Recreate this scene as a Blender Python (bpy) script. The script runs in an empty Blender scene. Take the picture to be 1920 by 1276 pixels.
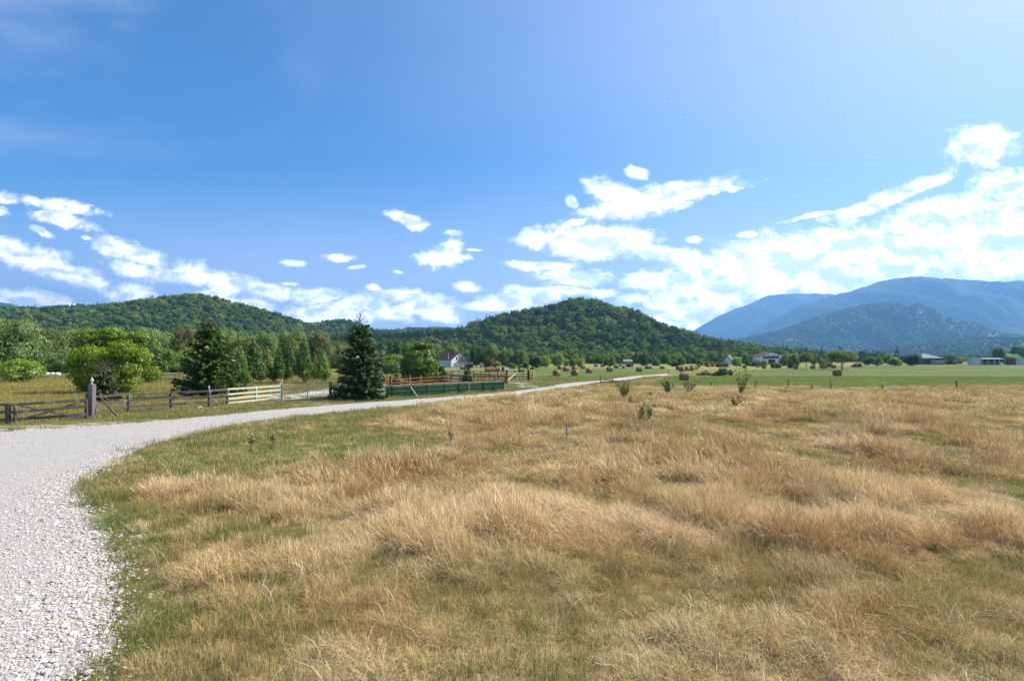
import bpy, bmesh, math, random
import numpy as np
from math import radians, sin, cos, pi
from mathutils import Vector, Matrix

SC = bpy.context.scene
COL = SC.collection
random.seed(7)
RNG = np.random.default_rng(7)

# ------------------------------------------------------------------ camera
CAM_H = 3.4          # eye height above the meadow, metres
F = 960.0            # focal length in photograph pixels
HOR = 671.0          # the level line of the photograph
cam_d = bpy.data.cameras.new('camera')
cam = bpy.data.objects.new('camera', cam_d); COL.objects.link(cam)
cam.location = (0, 0, CAM_H); cam.rotation_euler = (radians(90), 0, 0)
cam_d.sensor_width = 36; cam_d.lens = 18.0
cam_d.shift_y = (HOR - 638.0) / 1920.0
cam_d.clip_start = 0.1; cam_d.clip_end = 40000
SC.camera = cam

# ------------------------------------------------------------------ light
SUN_AZ, SUN_EL = radians(73), radians(46)       # azimuth from +Y towards +X
sd = Vector((sin(SUN_AZ) * cos(SUN_EL), cos(SUN_AZ) * cos(SUN_EL), sin(SUN_EL)))
sl = bpy.data.lights.new('sun', 'SUN'); sl.energy = 5.0; sl.angle = radians(0.5); sl.color = (1.0, 0.94, 0.83)
so = bpy.data.objects.new('sun', sl); COL.objects.link(so)
so.rotation_euler = (-sd).to_track_quat('-Z', 'Y').to_euler()
so.location = (40, 10, 60)
SC.view_settings.view_transform = 'Standard'; SC.view_settings.look = 'None'
SC.view_settings.gamma = 1.0; SC.view_settings.use_curve_mapping = False
SC.view_settings.exposure = 0.98
SC.render.engine = 'CYCLES'
SC.cycles.max_bounces = 6; SC.cycles.diffuse_bounces = 3; SC.cycles.transmission_bounces = 4
SC.cycles.glossy_bounces = 2; SC.cycles.transparent_max_bounces = 8; SC.cycles.volume_bounces = 0
SC.cycles.sample_clamp_indirect = 6
SC.cycles.use_denoising = True

# ------------------------------------------------------------------ world: sky texture and clouds by direction
CLOUDS = [  # where the clouds stand: px, py, half width, half height, tilt (degrees, + = rising to the right)
 (1845,274,58,30,5),(1905,348,72,26,-5),
 (1230,375,120,20,14),(1150,360,48,22,-20),(1300,350,90,13,2),(1170,398,70,14,5),(1120,345,28,9,-15),
 (1194,324,15,9,0),(1068,380,9,11,40),(1075,388,8,6,0),(1085,420,26,6,5),(1360,352,30,5,2),
 (1080,448,92,20,-4),(1130,450,85,22,0),(1110,470,60,15,0),(1010,447,26,13,0),(1190,443,34,9,0),
 (1020,499,55,8,-3),(1078,523,62,13,-2),(980,494,14,5,0),
 (822,487,38,16,5),(845,470,22,14,40),(860,488,24,8,0),(755,408,30,10,-12),(785,417,22,11,-10),(850,438,13,5,0),(890,468,16,3,0),
 (955,562,50,16,0),(965,550,30,14,0),(1010,553,48,11,-4),(940,572,60,8,0),(1060,550,40,8,-4),(1130,553,24,8,0),
 (785,560,66,14,-8),(800,575,55,16,0),(760,551,34,9,0),(850,571,12,6,0),(830,590,40,12,0),
 (617,553,30,13,0),(660,572,45,13,0),(700,575,44,16,-8),(735,590,45,14,0),(600,585,55,12,0),(640,595,90,12,0),
 (115,383,76,9,-12),(112,410,56,12,-16),(12,365,22,8,0),(2,394,18,10,0),(76,433,19,6,-25),(160,449,12,4,-20),
 (220,466,38,16,-12),(262,480,34,13,-12),(40,480,90,18,-8),(110,505,80,16,-16),(0,470,50,18,0),(165,522,40,8,-18),
 (250,508,42,12,-12),(330,512,44,13,0),(370,515,54,17,-10),(430,532,60,17,-12),(500,545,62,11,-8),(550,552,44,10,-5),
 (245,550,46,14,-4),(40,558,80,14,-5),(120,572,60,9,-4),(400,548,40,8,0),(460,566,50,8,-10),(590,560,40,14,0),(545,535,14,4,0),
 (548,493,19,6,-4),(640,484,24,5,-4),(672,502,17,4,0),(875,537,24,8,-4),(702,538,14,6,-8),(742,510,6,3,0),
 (1250,474,74,13,0),(1330,500,90,26,10),(1310,445,12,6,0),(1430,478,120,32,10),(1560,470,140,38,4),(1700,450,150,40,10),
 (1860,408,110,34,10),(1860,455,120,44,0),(1600,525,220,34,0),(1790,500,180,40,0),(1360,545,120,30,0),(1270,520,70,20,10),
 (1205,528,44,13,5),(1195,565,36,10,3),(1250,585,50,18,5),(1290,560,80,28,10),(1260,605,42,12,0),(1330,590,60,24,30),
 (1430,540,130,30,5),(1950,520,120,30,0),(1220,600,30,8,10),
 (1500,500,200,50,8),(1750,400,110,24,14),(1650,505,240,50,4),(1330,620,50,18,30),(1480,520,120,30,0),(1700,500,200,24,0),(1900,440,90,60,0),
 (1660,372,120,13,20),(1720,352,60,9,18),(1560,398,90,4,12),(1400,437,16,5,0)]

def build_world():
    w = bpy.data.worlds.new('World'); SC.world = w; w.use_nodes = True
    nt = w.node_tree; N = nt.nodes; L = nt.links; N.clear()
    out = N.new('ShaderNodeOutputWorld'); bg = N.new('ShaderNodeBackground')
    bg.inputs['Strength'].default_value = 0.085
    L.new(bg.outputs[0], out.inputs[0])
    sky = N.new('ShaderNodeTexSky'); sky.sky_type = 'NISHITA'; sky.sun_disc = False
    sky.sun_elevation = SUN_EL; sky.sun_rotation = SUN_AZ
    sky.air_density = 1.0; sky.dust_density = 0.6; sky.ozone_density = 2.5; sky.altitude = 300
    tc = N.new('ShaderNodeTexCoord')
    sx = N.new('ShaderNodeSeparateXYZ'); L.new(tc.outputs['Generated'], sx.inputs[0])
    def M(op, a, b=None, c=None):
        n = N.new('ShaderNodeMath'); n.operation = op
        for i, v in enumerate((a, b, c)):
            if v is None: continue
            if isinstance(v, (int, float)): n.inputs[i].default_value = v
            else: L.new(v, n.inputs[i])
        return n.outputs[0]
    ay = M('MAXIMUM', M('ABSOLUTE', sx.outputs[1]), 0.02)
    u = M('DIVIDE', sx.outputs[0], ay); v = M('DIVIDE', sx.outputs[2], ay)
    uv = N.new('ShaderNodeCombineXYZ'); L.new(u, uv.inputs[0]); L.new(v, uv.inputs[1])
    # the cloud layer recedes towards the horizon: noise coordinates of a flat layer overhead blended with direction
    def noise(vec, scale, detail, rough, off=(0, 0, 0), stretch=(1, 1.9, 1), dist=0.0):
        mp = N.new('ShaderNodeMapping'); L.new(vec, mp.inputs[0])
        mp.inputs['Location'].default_value = off; mp.inputs['Scale'].default_value = stretch
        n = N.new('ShaderNodeTexNoise'); n.inputs['Scale'].default_value = scale; n.inputs['Detail'].default_value = detail
        n.inputs['Roughness'].default_value = rough; n.inputs['Distortion'].default_value = dist
        L.new(mp.outputs[0], n.inputs['Vector']); return n.outputs['Fac'], n.outputs['Color']
    wf, wc = noise(uv.outputs[0], 7, 3, 0.55, (3, 1, 0))
    wv = N.new('ShaderNodeVectorMath'); wv.operation = 'MULTIPLY_ADD'
    sub = N.new('ShaderNodeVectorMath'); sub.operation = 'SUBTRACT'; L.new(wc, sub.inputs[0]); sub.inputs[1].default_value = (0.5, 0.5, 0.5)
    L.new(sub.outputs[0], wv.inputs[0]); wv.inputs[1].default_value = (0.05, 0.03, 0); L.new(uv.outputs[0], wv.inputs[2])
    pt = wv.outputs[0]
    def field(vec):
        cur = None
        for (px, py, rx, ry, tilt) in CLOUDS:
            if cur is not None:                     # evaluate the shapes one after the other (keeps the shader's memory small)
                dp = N.new('ShaderNodeVectorMath'); dp.operation = 'MULTIPLY_ADD'; L.new(cur, dp.inputs[0])
                dp.inputs[1].default_value = (1e-7, 1e-7, 0); L.new(pt, dp.inputs[2]); vec = dp.outputs[0]
            mp = N.new('ShaderNodeMapping'); mp.vector_type = 'TEXTURE'; L.new(vec, mp.inputs[0])
            mp.inputs['Location'].default_value = ((px - 960) / F, (HOR - py) / F, 0)
            mp.inputs['Rotation'].default_value = (0, 0, radians(tilt))
            mp.inputs['Scale'].default_value = (rx / F * 1.12, ry / F * 1.2, 1)
            ln = N.new('ShaderNodeVectorMath'); ln.operation = 'LENGTH'; L.new(mp.outputs[0], ln.inputs[0])
            if cur is None: cur = ln.outputs['Value']
            else:
                m = N.new('ShaderNodeMath'); m.operation = 'SMOOTH_MIN'; m.inputs[2].default_value = 0.25
                L.new(cur, m.inputs[0]); L.new(ln.outputs['Value'], m.inputs[1]); cur = m.outputs[0]
        return M('SUBTRACT', 1.0, cur)
    D = field(pt)
    n1, _ = noise(pt, 22, 9, 0.64, (0, 0, 0), (1, 1.5, 1))
    fine, _ = noise(pt, 80, 5, 0.62, (7, 3, 0), (1, 1.2, 1))
    n2, _ = noise(pt, 17, 4, 0.55, (0, 0, 0), (1, 1.5, 1))
    n3, _ = noise(pt, 17, 4, 0.55, (0.010, 0.028, 0), (1, 1.5, 1))      # the same puffs a little nearer the sun
    big, _ = noise(pt, 7, 4, 0.55, (5, 2, 0))
    dn = M('ADD', M('ADD', M('MULTIPLY_ADD', D, 1.3, 0.15), M('MULTIPLY', M('SUBTRACT', n1, 0.50), 2.8)), M('MULTIPLY', M('SUBTRACT', fine, 0.5), 0.9))
    a = N.new('ShaderNodeMapRange'); a.interpolation_type = 'SMOOTHSTEP'; L.new(dn, a.inputs['Value'])
    a.inputs['From Min'].default_value = -0.26; a.inputs['From Max'].default_value = 0.95
    alpha = a.outputs[0]
    def mr(v_, a_, b_, c_, d_):
        n = N.new('ShaderNodeMapRange'); n.interpolation_type = 'SMOOTHSTEP'; L.new(v_, n.inputs[0])
        for i, k in enumerate((a_, b_, c_, d_)): n.inputs[i + 1].default_value = k
        return n.outputs[0]
    # thin high cloud, and the pale air low over the horizon
    c1, _ = noise(uv.outputs[0], 2.0, 7, 0.55, (8.3, 2.0, 0), (1, 2.2, 1), 0.3)
    wisp = M('MULTIPLY', mr(c1, 0.40, 0.70, 0, 0.26), M('MULTIPLY', mr(v, 0.30, 0.5, 0.1, 1), mr(u, -0.25, -0.75, 0.08, 1)))
    veil = M('MULTIPLY', mr(v, 0.40, 0.03, 0, 0.85), M('ADD', M('MULTIPLY', c1, 0.8), 0.25))
    dt = N.new('ShaderNodeVectorMath'); dt.operation = 'DOT_PRODUCT'; L.new(tc.outputs['Generated'], dt.inputs[0]); dt.inputs[1].default_value = sd
    glow = M('ADD', M('MULTIPLY', M('POWER', M('MAXIMUM', dt.outputs['Value'], 0.0), 3.0), 0.68), M('MULTIPLY', M('POWER', M('MAXIMUM', dt.outputs['Value'], 0.0), 16.0), 0.5))
    soft = M('MINIMUM', M('ADD', M('MAXIMUM', wisp, veil), glow), 0.9)
    # relief: lit where the layer thins towards the sun, grey where it is thick
    rel = M('MULTIPLY', M('SUBTRACT', n2, n3), 4.6)
    thick = mr(M('ADD', D, M('MULTIPLY', M('SUBTRACT', big, 0.5), 1.9)), 0.25, 1.25, 0, 1)
    lum = M('ADD', M('SUBTRACT', 0.93, M('MULTIPLY', thick, 0.75)), rel)
    lum = M('MINIMUM', M('MAXIMUM', lum, 0.12), 1.0)
    cc = N.new('ShaderNodeMix'); cc.data_type = 'RGBA'; L.new(lum, cc.inputs[0])
    cc.inputs[6].default_value = (5.0, 5.6, 6.6, 1); cc.inputs[7].default_value = (12.8, 12.7, 12.6, 1)
    skym = N.new('ShaderNodeMix'); skym.data_type = 'RGBA'; skym.blend_type = 'MULTIPLY'; skym.inputs[0].default_value = 1
    L.new(sky.outputs[0], skym.inputs[6]); skym.inputs[7].default_value = SKY_TINT
    ms = N.new('ShaderNodeMix'); ms.data_type = 'RGBA'; L.new(soft, ms.inputs[0])
    L.new(skym.outputs[2], ms.inputs[6]); ms.inputs[7].default_value = (7.6, 7.0, 8.5, 1)
    gain = N.new('ShaderNodeVectorMath'); gain.operation = 'SCALE'; L.new(cc.outputs[2], gain.inputs[0]); L.new(mr(v, 0.36, 0.06, 1.0, 1.6), gain.inputs['Scale'])
    mx = N.new('ShaderNodeMix'); mx.data_type = 'RGBA'; L.new(alpha, mx.inputs[0])
    L.new(ms.outputs[2], mx.inputs[6]); L.new(gain.outputs[0], mx.inputs[7])
    L.new(mx.outputs[2], bg.inputs['Color'])
    w.cycles.sampling_method = 'MANUAL'; w.cycles.sample_map_resolution = 512
SKY_TINT = (.26, .71, .99, 1)
build_world()

# ------------------------------------------------------------------ helpers
def gx(px, Y): return (px - 960.0) / F * Y
def G(px, py):                                   # point of the level ground seen at a photograph position
    Y = CAM_H * F / (py - HOR); return (gx(px, Y), Y)
def hz(py, Y): return CAM_H - (py - HOR) / F * Y  # height seen at row py at distance Y

def _h(ix, iy, s):
    n = (ix.astype(np.int64) * 374761393 + iy.astype(np.int64) * 668265263 + s * 1442695041) & 0xFFFFFFFF
    n = ((n ^ (n >> 13)) * 1274126177) & 0xFFFFFFFF
    n = (n ^ (n >> 16)) & 0xFFFFFFFF
    return n / 4294967295.0
def vnoise(x, y, s=0):
    x = np.asarray(x, float); y = np.asarray(y, float)
    ix = np.floor(x); iy = np.floor(y); fx = x - ix; fy = y - iy
    fx = fx * fx * (3 - 2 * fx); fy = fy * fy * (3 - 2 * fy)
    a = _h(ix, iy, s); b = _h(ix + 1, iy, s); c = _h(ix, iy + 1, s); d = _h(ix + 1, iy + 1, s)
    return (a + (b - a) * fx) * (1 - fy) + (c + (d - c) * fx) * fy
def fbm(x, y, s=0, o=4, g=0.5):
    t = 0; a = 1; n = 0
    for i in range(o):
        t = t + a * vnoise(np.asarray(x) * 2 ** i + 17.3 * i, np.asarray(y) * 2 ** i - 9.1 * i, s + i); n += a; a *= g
    return t / n
def sstep(a, b, x):
    t = np.clip((x - a) / (b - a), 0, 1); return t * t * (3 - 2 * t)
def sdf(poly, x, y):                             # positive inside
    x = np.asarray(x, float); y = np.asarray(y, float)
    d = np.full(x.shape, 1e18); ins = np.zeros(x.shape, bool)
    n = len(poly)
    for i in range(n):
        ax, ay = poly[i]; bx, by = poly[(i + 1) % n]
        ex, ey = bx - ax, by - ay; wx = x - ax; wy = y - ay
        t = np.clip((wx * ex + wy * ey) / (ex * ex + ey * ey + 1e-12), 0, 1)
        d = np.minimum(d, (wx - ex * t) ** 2 + (wy - ey * t) ** 2)
        c = ((ay > y) != (by > y)) & (x < ex * (y - ay) / (ey + 1e-12 if ey >= 0 else ey - 1e-12) + ax)
        ins ^= c
    return np.where(ins, 1, -1) * np.sqrt(d)

def np_mesh(name, verts, faces, attrs=None, smooth=False):
    """faces: list of int arrays (n,k); attrs: {name: (domain, values)}"""
    me = bpy.data.meshes.new(name)
    verts = np.asarray(verts, np.float32); me.vertices.add(len(verts)); me.vertices.foreach_set('co', verts.ravel())
    faces = [np.asarray(f, np.int32) for f in faces if len(f)]
    if faces:
        loops = np.concatenate([f.ravel() for f in faces])
        tot = np.concatenate([np.full(len(f), f.shape[1], np.int32) for f in faces])
        st = np.concatenate([[0], np.cumsum(tot)[:-1]]).astype(np.int32)
        me.loops.add(len(loops)); me.loops.foreach_set('vertex_index', loops)
        me.polygons.add(len(tot)); me.polygons.foreach_set('loop_start', st)
        me.polygons.foreach_set('use_smooth', np.full(len(tot), smooth, bool))
    me.update(calc_edges=True)
    for k, (dom, v) in (attrs or {}).items():
        v = np.asarray(v, np.float32)
        if v.ndim == 1: a = me.attributes.new(k, 'FLOAT', dom); a.data.foreach_set('value', v)
        elif v.shape[1] == 3: a = me.attributes.new(k, 'FLOAT_VECTOR', dom); a.data.foreach_set('vector', v.ravel())
        else: a = me.attributes.new(k, 'FLOAT_COLOR', dom); a.data.foreach_set('color', v.ravel())
    return me

def tag(o, label=None, cat=None, group=None, kind=None):
    if label: o['label'] = label
    if cat: o['category'] = cat
    if group: o['group'] = group
    if kind: o['kind'] = kind
    return o
def empty(name, loc=(0, 0, 0), rz=0, label=None, cat=None, group=None):
    o = bpy.data.objects.new(name, None); COL.objects.link(o); o.location = loc; o.rotation_euler = (0, 0, rz)
    o.empty_display_size = 0.3
    return tag(o, label, cat, group)
def link(name, me, m=None, parent=None, loc=(0, 0, 0), rz=0):
    o = bpy.data.objects.new(name, me); COL.objects.link(o)
    if m is not None and not me.materials: me.materials.append(m)
    o.location = loc; o.rotation_euler = (0, 0, rz)
    if parent: o.parent = parent
    return o

class MB:
    """collects solid shapes into one mesh"""
    def __init__(s): s.bm = bmesh.new()
    def box(s, c, d, rot=None, jit=0.0):
        vs = []
        for x in (-.5, .5):
            for y in (-.5, .5):
                for z in (-.5, .5):
                    p = Vector((x * d[0], y * d[1], z * d[2]))
                    if rot is not None: p = rot @ p
                    vs.append(s.bm.verts.new(p + Vector(c) + Vector([random.uniform(-jit, jit) for _ in range(3)])))
        for f in ((0, 1, 3, 2), (4, 6, 7, 5), (0, 4, 5, 1), (2, 3, 7, 6), (0, 2, 6, 4), (1, 5, 7, 3)):
            s.bm.faces.new([vs[i] for i in f])
        return s
    def bar(s, a, b, w, h, jit=0.0, up=(0, 0, 1)):          # rectangular bar from a to b, w across, h upright
        a = Vector(a); b = Vector(b); d = b - a; L = d.length
        if L < 1e-6: return s
        x = d.normalized(); u = Vector(up)
        if abs(x.dot(u)) > .95: u = Vector((1, 0, 0))
        y = u.cross(x).normalized(); z = x.cross(y)
        return s.box((a + b) / 2, (L, w, h), Matrix((x, y, z)).transposed(), jit)
    def cyl(s, a, b, r0, r1=None, n=8, cap=True):
        r1 = r0 if r1 is None else r1
        a = Vector(a); b = Vector(b); x = (b - a).normalized()
        u = Vector((0, 0, 1)) if abs(x.z) < .9 else Vector((1, 0, 0))
        y = u.cross(x).normalized(); z = x.cross(y)
        A = [s.bm.verts.new(a + (y * cos(2 * pi * i / n) + z * sin(2 * pi * i / n)) * r0) for i in range(n)]
        B = [s.bm.verts.new(b + (y * cos(2 * pi * i / n) + z * sin(2 * pi * i / n)) * r1) for i in range(n)]
        for i in range(n): s.bm.faces.new((A[i], A[(i + 1) % n], B[(i + 1) % n], B[i]))
        if cap: s.bm.faces.new(A[::-1]); s.bm.faces.new(B)
        return s
    def lathe(s, c, prof, n=12):
        rings = [[s.bm.verts.new(Vector(c) + Vector((r * cos(2 * pi * i / n), r * sin(2 * pi * i / n), z))) for i in range(n)] for r, z in prof]
        for A, B in zip(rings, rings[1:]):
            for i in range(n): s.bm.faces.new((A[i], A[(i + 1) % n], B[(i + 1) % n], B[i]))
        s.bm.faces.new(rings[0][::-1]); s.bm.faces.new(rings[-1]); return s
    def poly(s, pts):
        s.bm.faces.new([s.bm.verts.new(Vector(p)) for p in pts]); return s
    def prism(s, pts, d):                                   # closed outline pushed along vector d
        A = [s.bm.verts.new(Vector(p)) for p in pts]; B = [s.bm.verts.new(Vector(p) + Vector(d)) for p in pts]
        n = len(pts); s.bm.faces.new(A); s.bm.faces.new(B[::-1])
        for i in range(n): s.bm.faces.new((A[i], B[i], B[(i + 1) % n], A[(i + 1) % n]))
        return s
    def mesh(s, name, bevel=0, smooth=False):
        bmesh.ops.recalc_face_normals(s.bm, faces=s.bm.faces)
        if bevel: bmesh.ops.bevel(s.bm, geom=s.bm.edges[:], offset=bevel, segments=1, affect='EDGES')
        me = bpy.data.meshes.new(name); s.bm.to_mesh(me); s.bm.free()
        if smooth: me.polygons.foreach_set('use_smooth', [True] * len(me.polygons))
        return me
    def build(s, name, m, parent=None, loc=(0, 0, 0), rz=0, bevel=0, smooth=False):
        return link(name, s.mesh(name, bevel, smooth), m, parent, loc, rz)

# ------------------------------------------------------------------ materials
class NT:
    def __init__(s, name):
        s.m = bpy.data.materials.new(name); s.m.use_nodes = True; s.t = s.m.node_tree
        s.N = s.t.nodes; s.L = s.t.links; s.N.clear(); s.out = s.N.new('ShaderNodeOutputMaterial')
    def put(s, sock, v):
        if v is None: return
        if hasattr(v, 'links') or isinstance(v, bpy.types.NodeSocket): s.L.new(v, sock)
        else: sock.default_value = v
    def math(s, op, a, b=None, c=None, clamp=False):
        n = s.N.new('ShaderNodeMath'); n.operation = op; n.use_clamp = clamp
        for i, v in enumerate((a, b, c)): s.put(n.inputs[i], v)
        return n.outputs[0]
    def pos(s, kind='world'):
        if kind == 'world': return s.N.new('ShaderNodeNewGeometry').outputs['Position']
        return s.N.new('ShaderNodeTexCoord').outputs['Object']
    def noise(s, vec, scale, detail=4, rough=.55, stretch=None, dist=0):
        if stretch:
            mp = s.N.new('ShaderNodeMapping'); s.L.new(vec, mp.inputs[0]); mp.inputs['Scale'].default_value = stretch; vec = mp.outputs[0]
        n = s.N.new('ShaderNodeTexNoise'); s.L.new(vec, n.inputs['Vector'])
        n.inputs['Scale'].default_value = scale; n.inputs['Detail'].default_value = detail
        n.inputs['Roughness'].default_value = rough; n.inputs['Distortion'].default_value = dist
        return n.outputs['Fac']
    def vor(s, vec, scale, feature='F1', out='Distance'):
        n = s.N.new('ShaderNodeTexVoronoi'); n.feature = feature; s.L.new(vec, n.inputs['Vector']); n.inputs['Scale'].default_value = scale
        return n.outputs[out]
    def ramp(s, fac, stops):
        n = s.N.new('ShaderNodeValToRGB'); s.put(n.inputs[0], fac); e = n.color_ramp.elements
        e[0].position, e[0].color = stops[0][0], (*stops[0][1], 1); e[1].position, e[1].color = stops[-1][0], (*stops[-1][1], 1)
        for p, c in stops[1:-1]: x = e.new(p); x.color = (*c, 1)
        return n.outputs[0]
    def mr(s, v, a, b, c=0., d=1., smooth=True):
        n = s.N.new('ShaderNodeMapRange'); n.interpolation_type = 'SMOOTHSTEP' if smooth else 'LINEAR'; s.put(n.inputs[0], v)
        for i, k in enumerate((a, b, c, d)): s.put(n.inputs[i + 1], k)
        return n.outputs[0]
    def mix(s, f, a, b, blend='MIX'):
        n = s.N.new('ShaderNodeMix'); n.data_type = 'RGBA'; n.blend_type = blend; s.put(n.inputs[0], f)
        for i, v in ((6, a), (7, b)): s.put(n.inputs[i], (*v, 1) if isinstance(v, tuple) and len(v) == 3 else v)
        return n.outputs[2]
    def attr(s, name, out='Color', typ='GEOMETRY'):
        n = s.N.new('ShaderNodeAttribute'); n.attribute_name = name; n.attribute_type = typ; return n.outputs[out]
    def bump(s, h, strength=.5, dist=.02):
        n = s.N.new('ShaderNodeBump'); s.put(n.inputs['Height'], h); n.inputs['Strength'].default_value = strength; n.inputs['Distance'].default_value = dist
        return n.outputs[0]
    def bsdf(s, col, rough=.8, nrm=None, metal=0, spec=.3):
        b = s.N.new('ShaderNodeBsdfPrincipled'); s.put(b.inputs['Base Color'], (*col, 1) if isinstance(col, tuple) and len(col) == 3 else col)
        s.put(b.inputs['Roughness'], rough); b.inputs['Metallic'].default_value = metal; b.inputs['Specular IOR Level'].default_value = spec
        if nrm is not None: s.L.new(nrm, b.inputs['Normal'])
        s.L.new(b.outputs[0], s.out.inputs[0]); return s.m
    def leafy(s, col, trans=.35, tcol=None, gloss=.0):
        d = s.N.new('ShaderNodeBsdfDiffuse'); t = s.N.new('ShaderNodeBsdfTranslucent'); x = s.N.new('ShaderNodeMixShader')
        s.put(d.inputs[0], col); s.put(t.inputs[0], tcol if tcol is not None else col); x.inputs[0].default_value = trans
        s.L.new(d.outputs[0], x.inputs[1]); s.L.new(t.outputs[0], x.inputs[2]); last = x
        if gloss:
            g = s.N.new('ShaderNodeBsdfGlossy'); g.inputs['Roughness'].default_value = .45; g.inputs[0].default_value = (1, 1, 1, 1)
            y = s.N.new('ShaderNodeMixShader'); y.inputs[0].default_value = gloss
            s.L.new(x.outputs[0], y.inputs[1]); s.L.new(g.outputs[0], y.inputs[2]); last = y
        s.L.new(last.outputs[0], s.out.inputs[0]); return s.m

def wood_mat(name, a, b, c=None, rough=.85):
    t = NT(name); p = t.pos('world')
    n1 = t.noise(p, 3.0, 5, .6); n2 = t.noise(p, 30, 4, .6, (1, 1, .25))
    col = t.mix(n1, a, b); col = t.mix(t.mr(n2, .4, .75), col, tuple(k * .55 for k in a))
    if c: col = t.mix(t.mr(t.noise(p, 1.7, 3), .56, .66), col, c)
    return t.bsdf(col, rough, t.bump(n2, .5, .01))
M_WOOD = wood_mat('dark_weathered_wood', (.055, .045, .042), (.13, .11, .105), (.19, .17, .16))
M_GREYWOOD = wood_mat('grey_weathered_wood', (.16, .145, .13), (.32, .30, .28))
M_PALEWOOD = wood_mat('pale_green_paint_wood', (.42, .46, .36), (.60, .60, .46), (.62, .42, .24))
M_REDWOOD = wood_mat('brown_stained_wood', (.16, .055, .028), (.27, .10, .05))
M_ORANGE = wood_mat('orange_stained_wood', (.48, .19, .06), (.60, .27, .10))
def plain(name, col, rough=.6, metal=0, var=.25, sc=4):
    t = NT(name); n = t.noise(t.pos('world'), sc, 5, .6)
    return t.bsdf(t.mix(t.mr(n, .3, .75), col, tuple(k * (1 - var) for k in col)), rough, None, metal)
M_WHITE = plain('white_paint', (.72, .72, .70), .7, 0, .12)
M_METAL = plain('galvanised_metal', (.42, .44, .42), .5, .6)
M_YMETAL = plain('yellow_green_metal', (.42, .42, .22), .5, .2)
M_STONE = plain('pale_stone', (.50, .45, .40), .9, 0, .4, 8)
M_DARK = plain('dark_glass', (.02, .022, .03), .15)
M_BARK = wood_mat('bark', (.07, .052, .04), (.16, .13, .105))
M_WBARK = wood_mat('limewashed_trunk', (.45, .45, .46), (.62, .62, .62))

def foliage_mat(name, trans=.35, gloss=.03, world_sc=.8):
    t = NT(name)
    oi = t.N.new('ShaderNodeObjectInfo'); tone = t.attr('tone', 'Fac')
    c = oi.outputs['Color']
    var = t.mix(tone, t.mix(1.0, c, (.52, .62, .60), 'MULTIPLY'), t.mix(1.0, c, (1.55, 1.38, 1.05), 'MULTIPLY'))
    n = t.noise(t.pos('world'), world_sc, 3)
    var = t.mix(t.mr(n, .35, .7, 0., .45), var, t.mix(1.0, var, (1.35, 1.05, .7), 'MULTIPLY'))
    return t.leafy(var, trans, t.mix(1.0, var, (1.25, 1.35, .7), 'MULTIPLY'), gloss)
M_LEAF = foliage_mat('leaves')
M_NEEDLE = foliage_mat('needles', .12, .02)
# ------------------------------------------------------------------ lie of the land
ROAD_IN = [(100,1330),(150,1276),(216,1213),(206,1148),(213,1085),(222,1040),(196,990),(170,962),(158,920),(194,885),(259,841),(335,821),(388,809),
           (437,796),(530,784),(640,772),(720,764),(800,756),(880,748),(950,742),(1010,733),(1057,727.5),(1121,717.5),(1175,712.5),(1206,707.5),(1256,703)]
ROAD_OUT = [(1254,700.3),(1179,706),(1140,711),(1123,713),(1057,719),(1013,726.5),(948,735),(900,738.8),(850,742.3),(799,746.4),(690,754),(620,759.5),
            (560,764),(486,770),(430,776),(370,782),(300,789),(200,797),(100,803),(0,808),(-300,820)]
def wpoly(pts): return [G(*p) for p in pts]
def smooth_line(pts, step):
    P = [Vector((*p, 0)) for p in pts]; out = []
    for i in range(len(P) - 1):
        p0 = P[max(i - 1, 0)]; p1 = P[i]; p2 = P[i + 1]; p3 = P[min(i + 2, len(P) - 1)]
        n = max(1, int((p2 - p1).length / step))
        for k in range(n):
            t = k / n
            q = .5 * ((2 * p1) + (p2 - p0) * t + (2 * p0 - 5 * p1 + 4 * p2 - p3) * t * t + (3 * p1 - p0 - 3 * p2 + p3) * t ** 3)
            out.append((q.x, q.y))
    out.append(tuple(P[-1].xy)); return out
rin = wpoly(ROAD_IN); rout = wpoly(ROAD_OUT)
rin_s = smooth_line([(rin[0][0] - .2, -8)] + rin, .5); rout_s = smooth_line(rout, .8)
ROAD_POLY = rin_s + rout_s + [(-60, 20), (-60, -8)]
DRY = wpoly(ROAD_IN[::-1]) [0:0] + rin + [G(1262, 703), G(1230, 716), G(1205, 720.5), G(1300, 724), G(1400, 724), G(1500, 725.5), G(1640, 727), G(1760, 722), G(1920, 721), G(2300, 723), (140, 45), (140, -12), (rin[0][0], -12)]
GREENP = wpoly([(150,960),(155,905),(215,862),(330,818),(437,792),(640,768),(770,757),(790,775),(700,800),(790,812),(850,838),(800,868),(690,872),(560,875),(480,905),(330,915),(270,965),(215,1010)])
LOWLEFT = wpoly([(150,1330),(170,1000),(210,900),(330,900),(430,960),(470,1080),(620,1150),(800,1330)])
FIELD_A = wpoly([(1000,699),(1010,712),(1060,715.5),(1123,709.5),(1179,703.5),(1254,698.5),(1262,694),(1240,690),(1000,690)])
FIELD_B = wpoly([(1215,718),(1230,710),(1290,702),(1340,706),(1400,709),(1375,697),(1470,689.5),(1600,685.5),(1800,681.2),(2300,681.2),(2500,722),(1920,720),(1760,721),(1640,726),(1500,724.5),(1400,723),(1300,723)])
PADDOCK = [G(-600,770), G(20,778), G(172,778), G(241,772), G(392,761), G(430,756), G(525,747), G(470,733), G(640,717), G(660,706), G(500,699), G(0,698), G(-600,698)]
DRIVE = wpoly([(520,756),(528,752),(600,745.5),(632,738),(662,730),(680,726),(640,725.5),(600,730),(560,736),(528,742),(470,740),(440,744),(440,746),(500,747),(525,748)])
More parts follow.
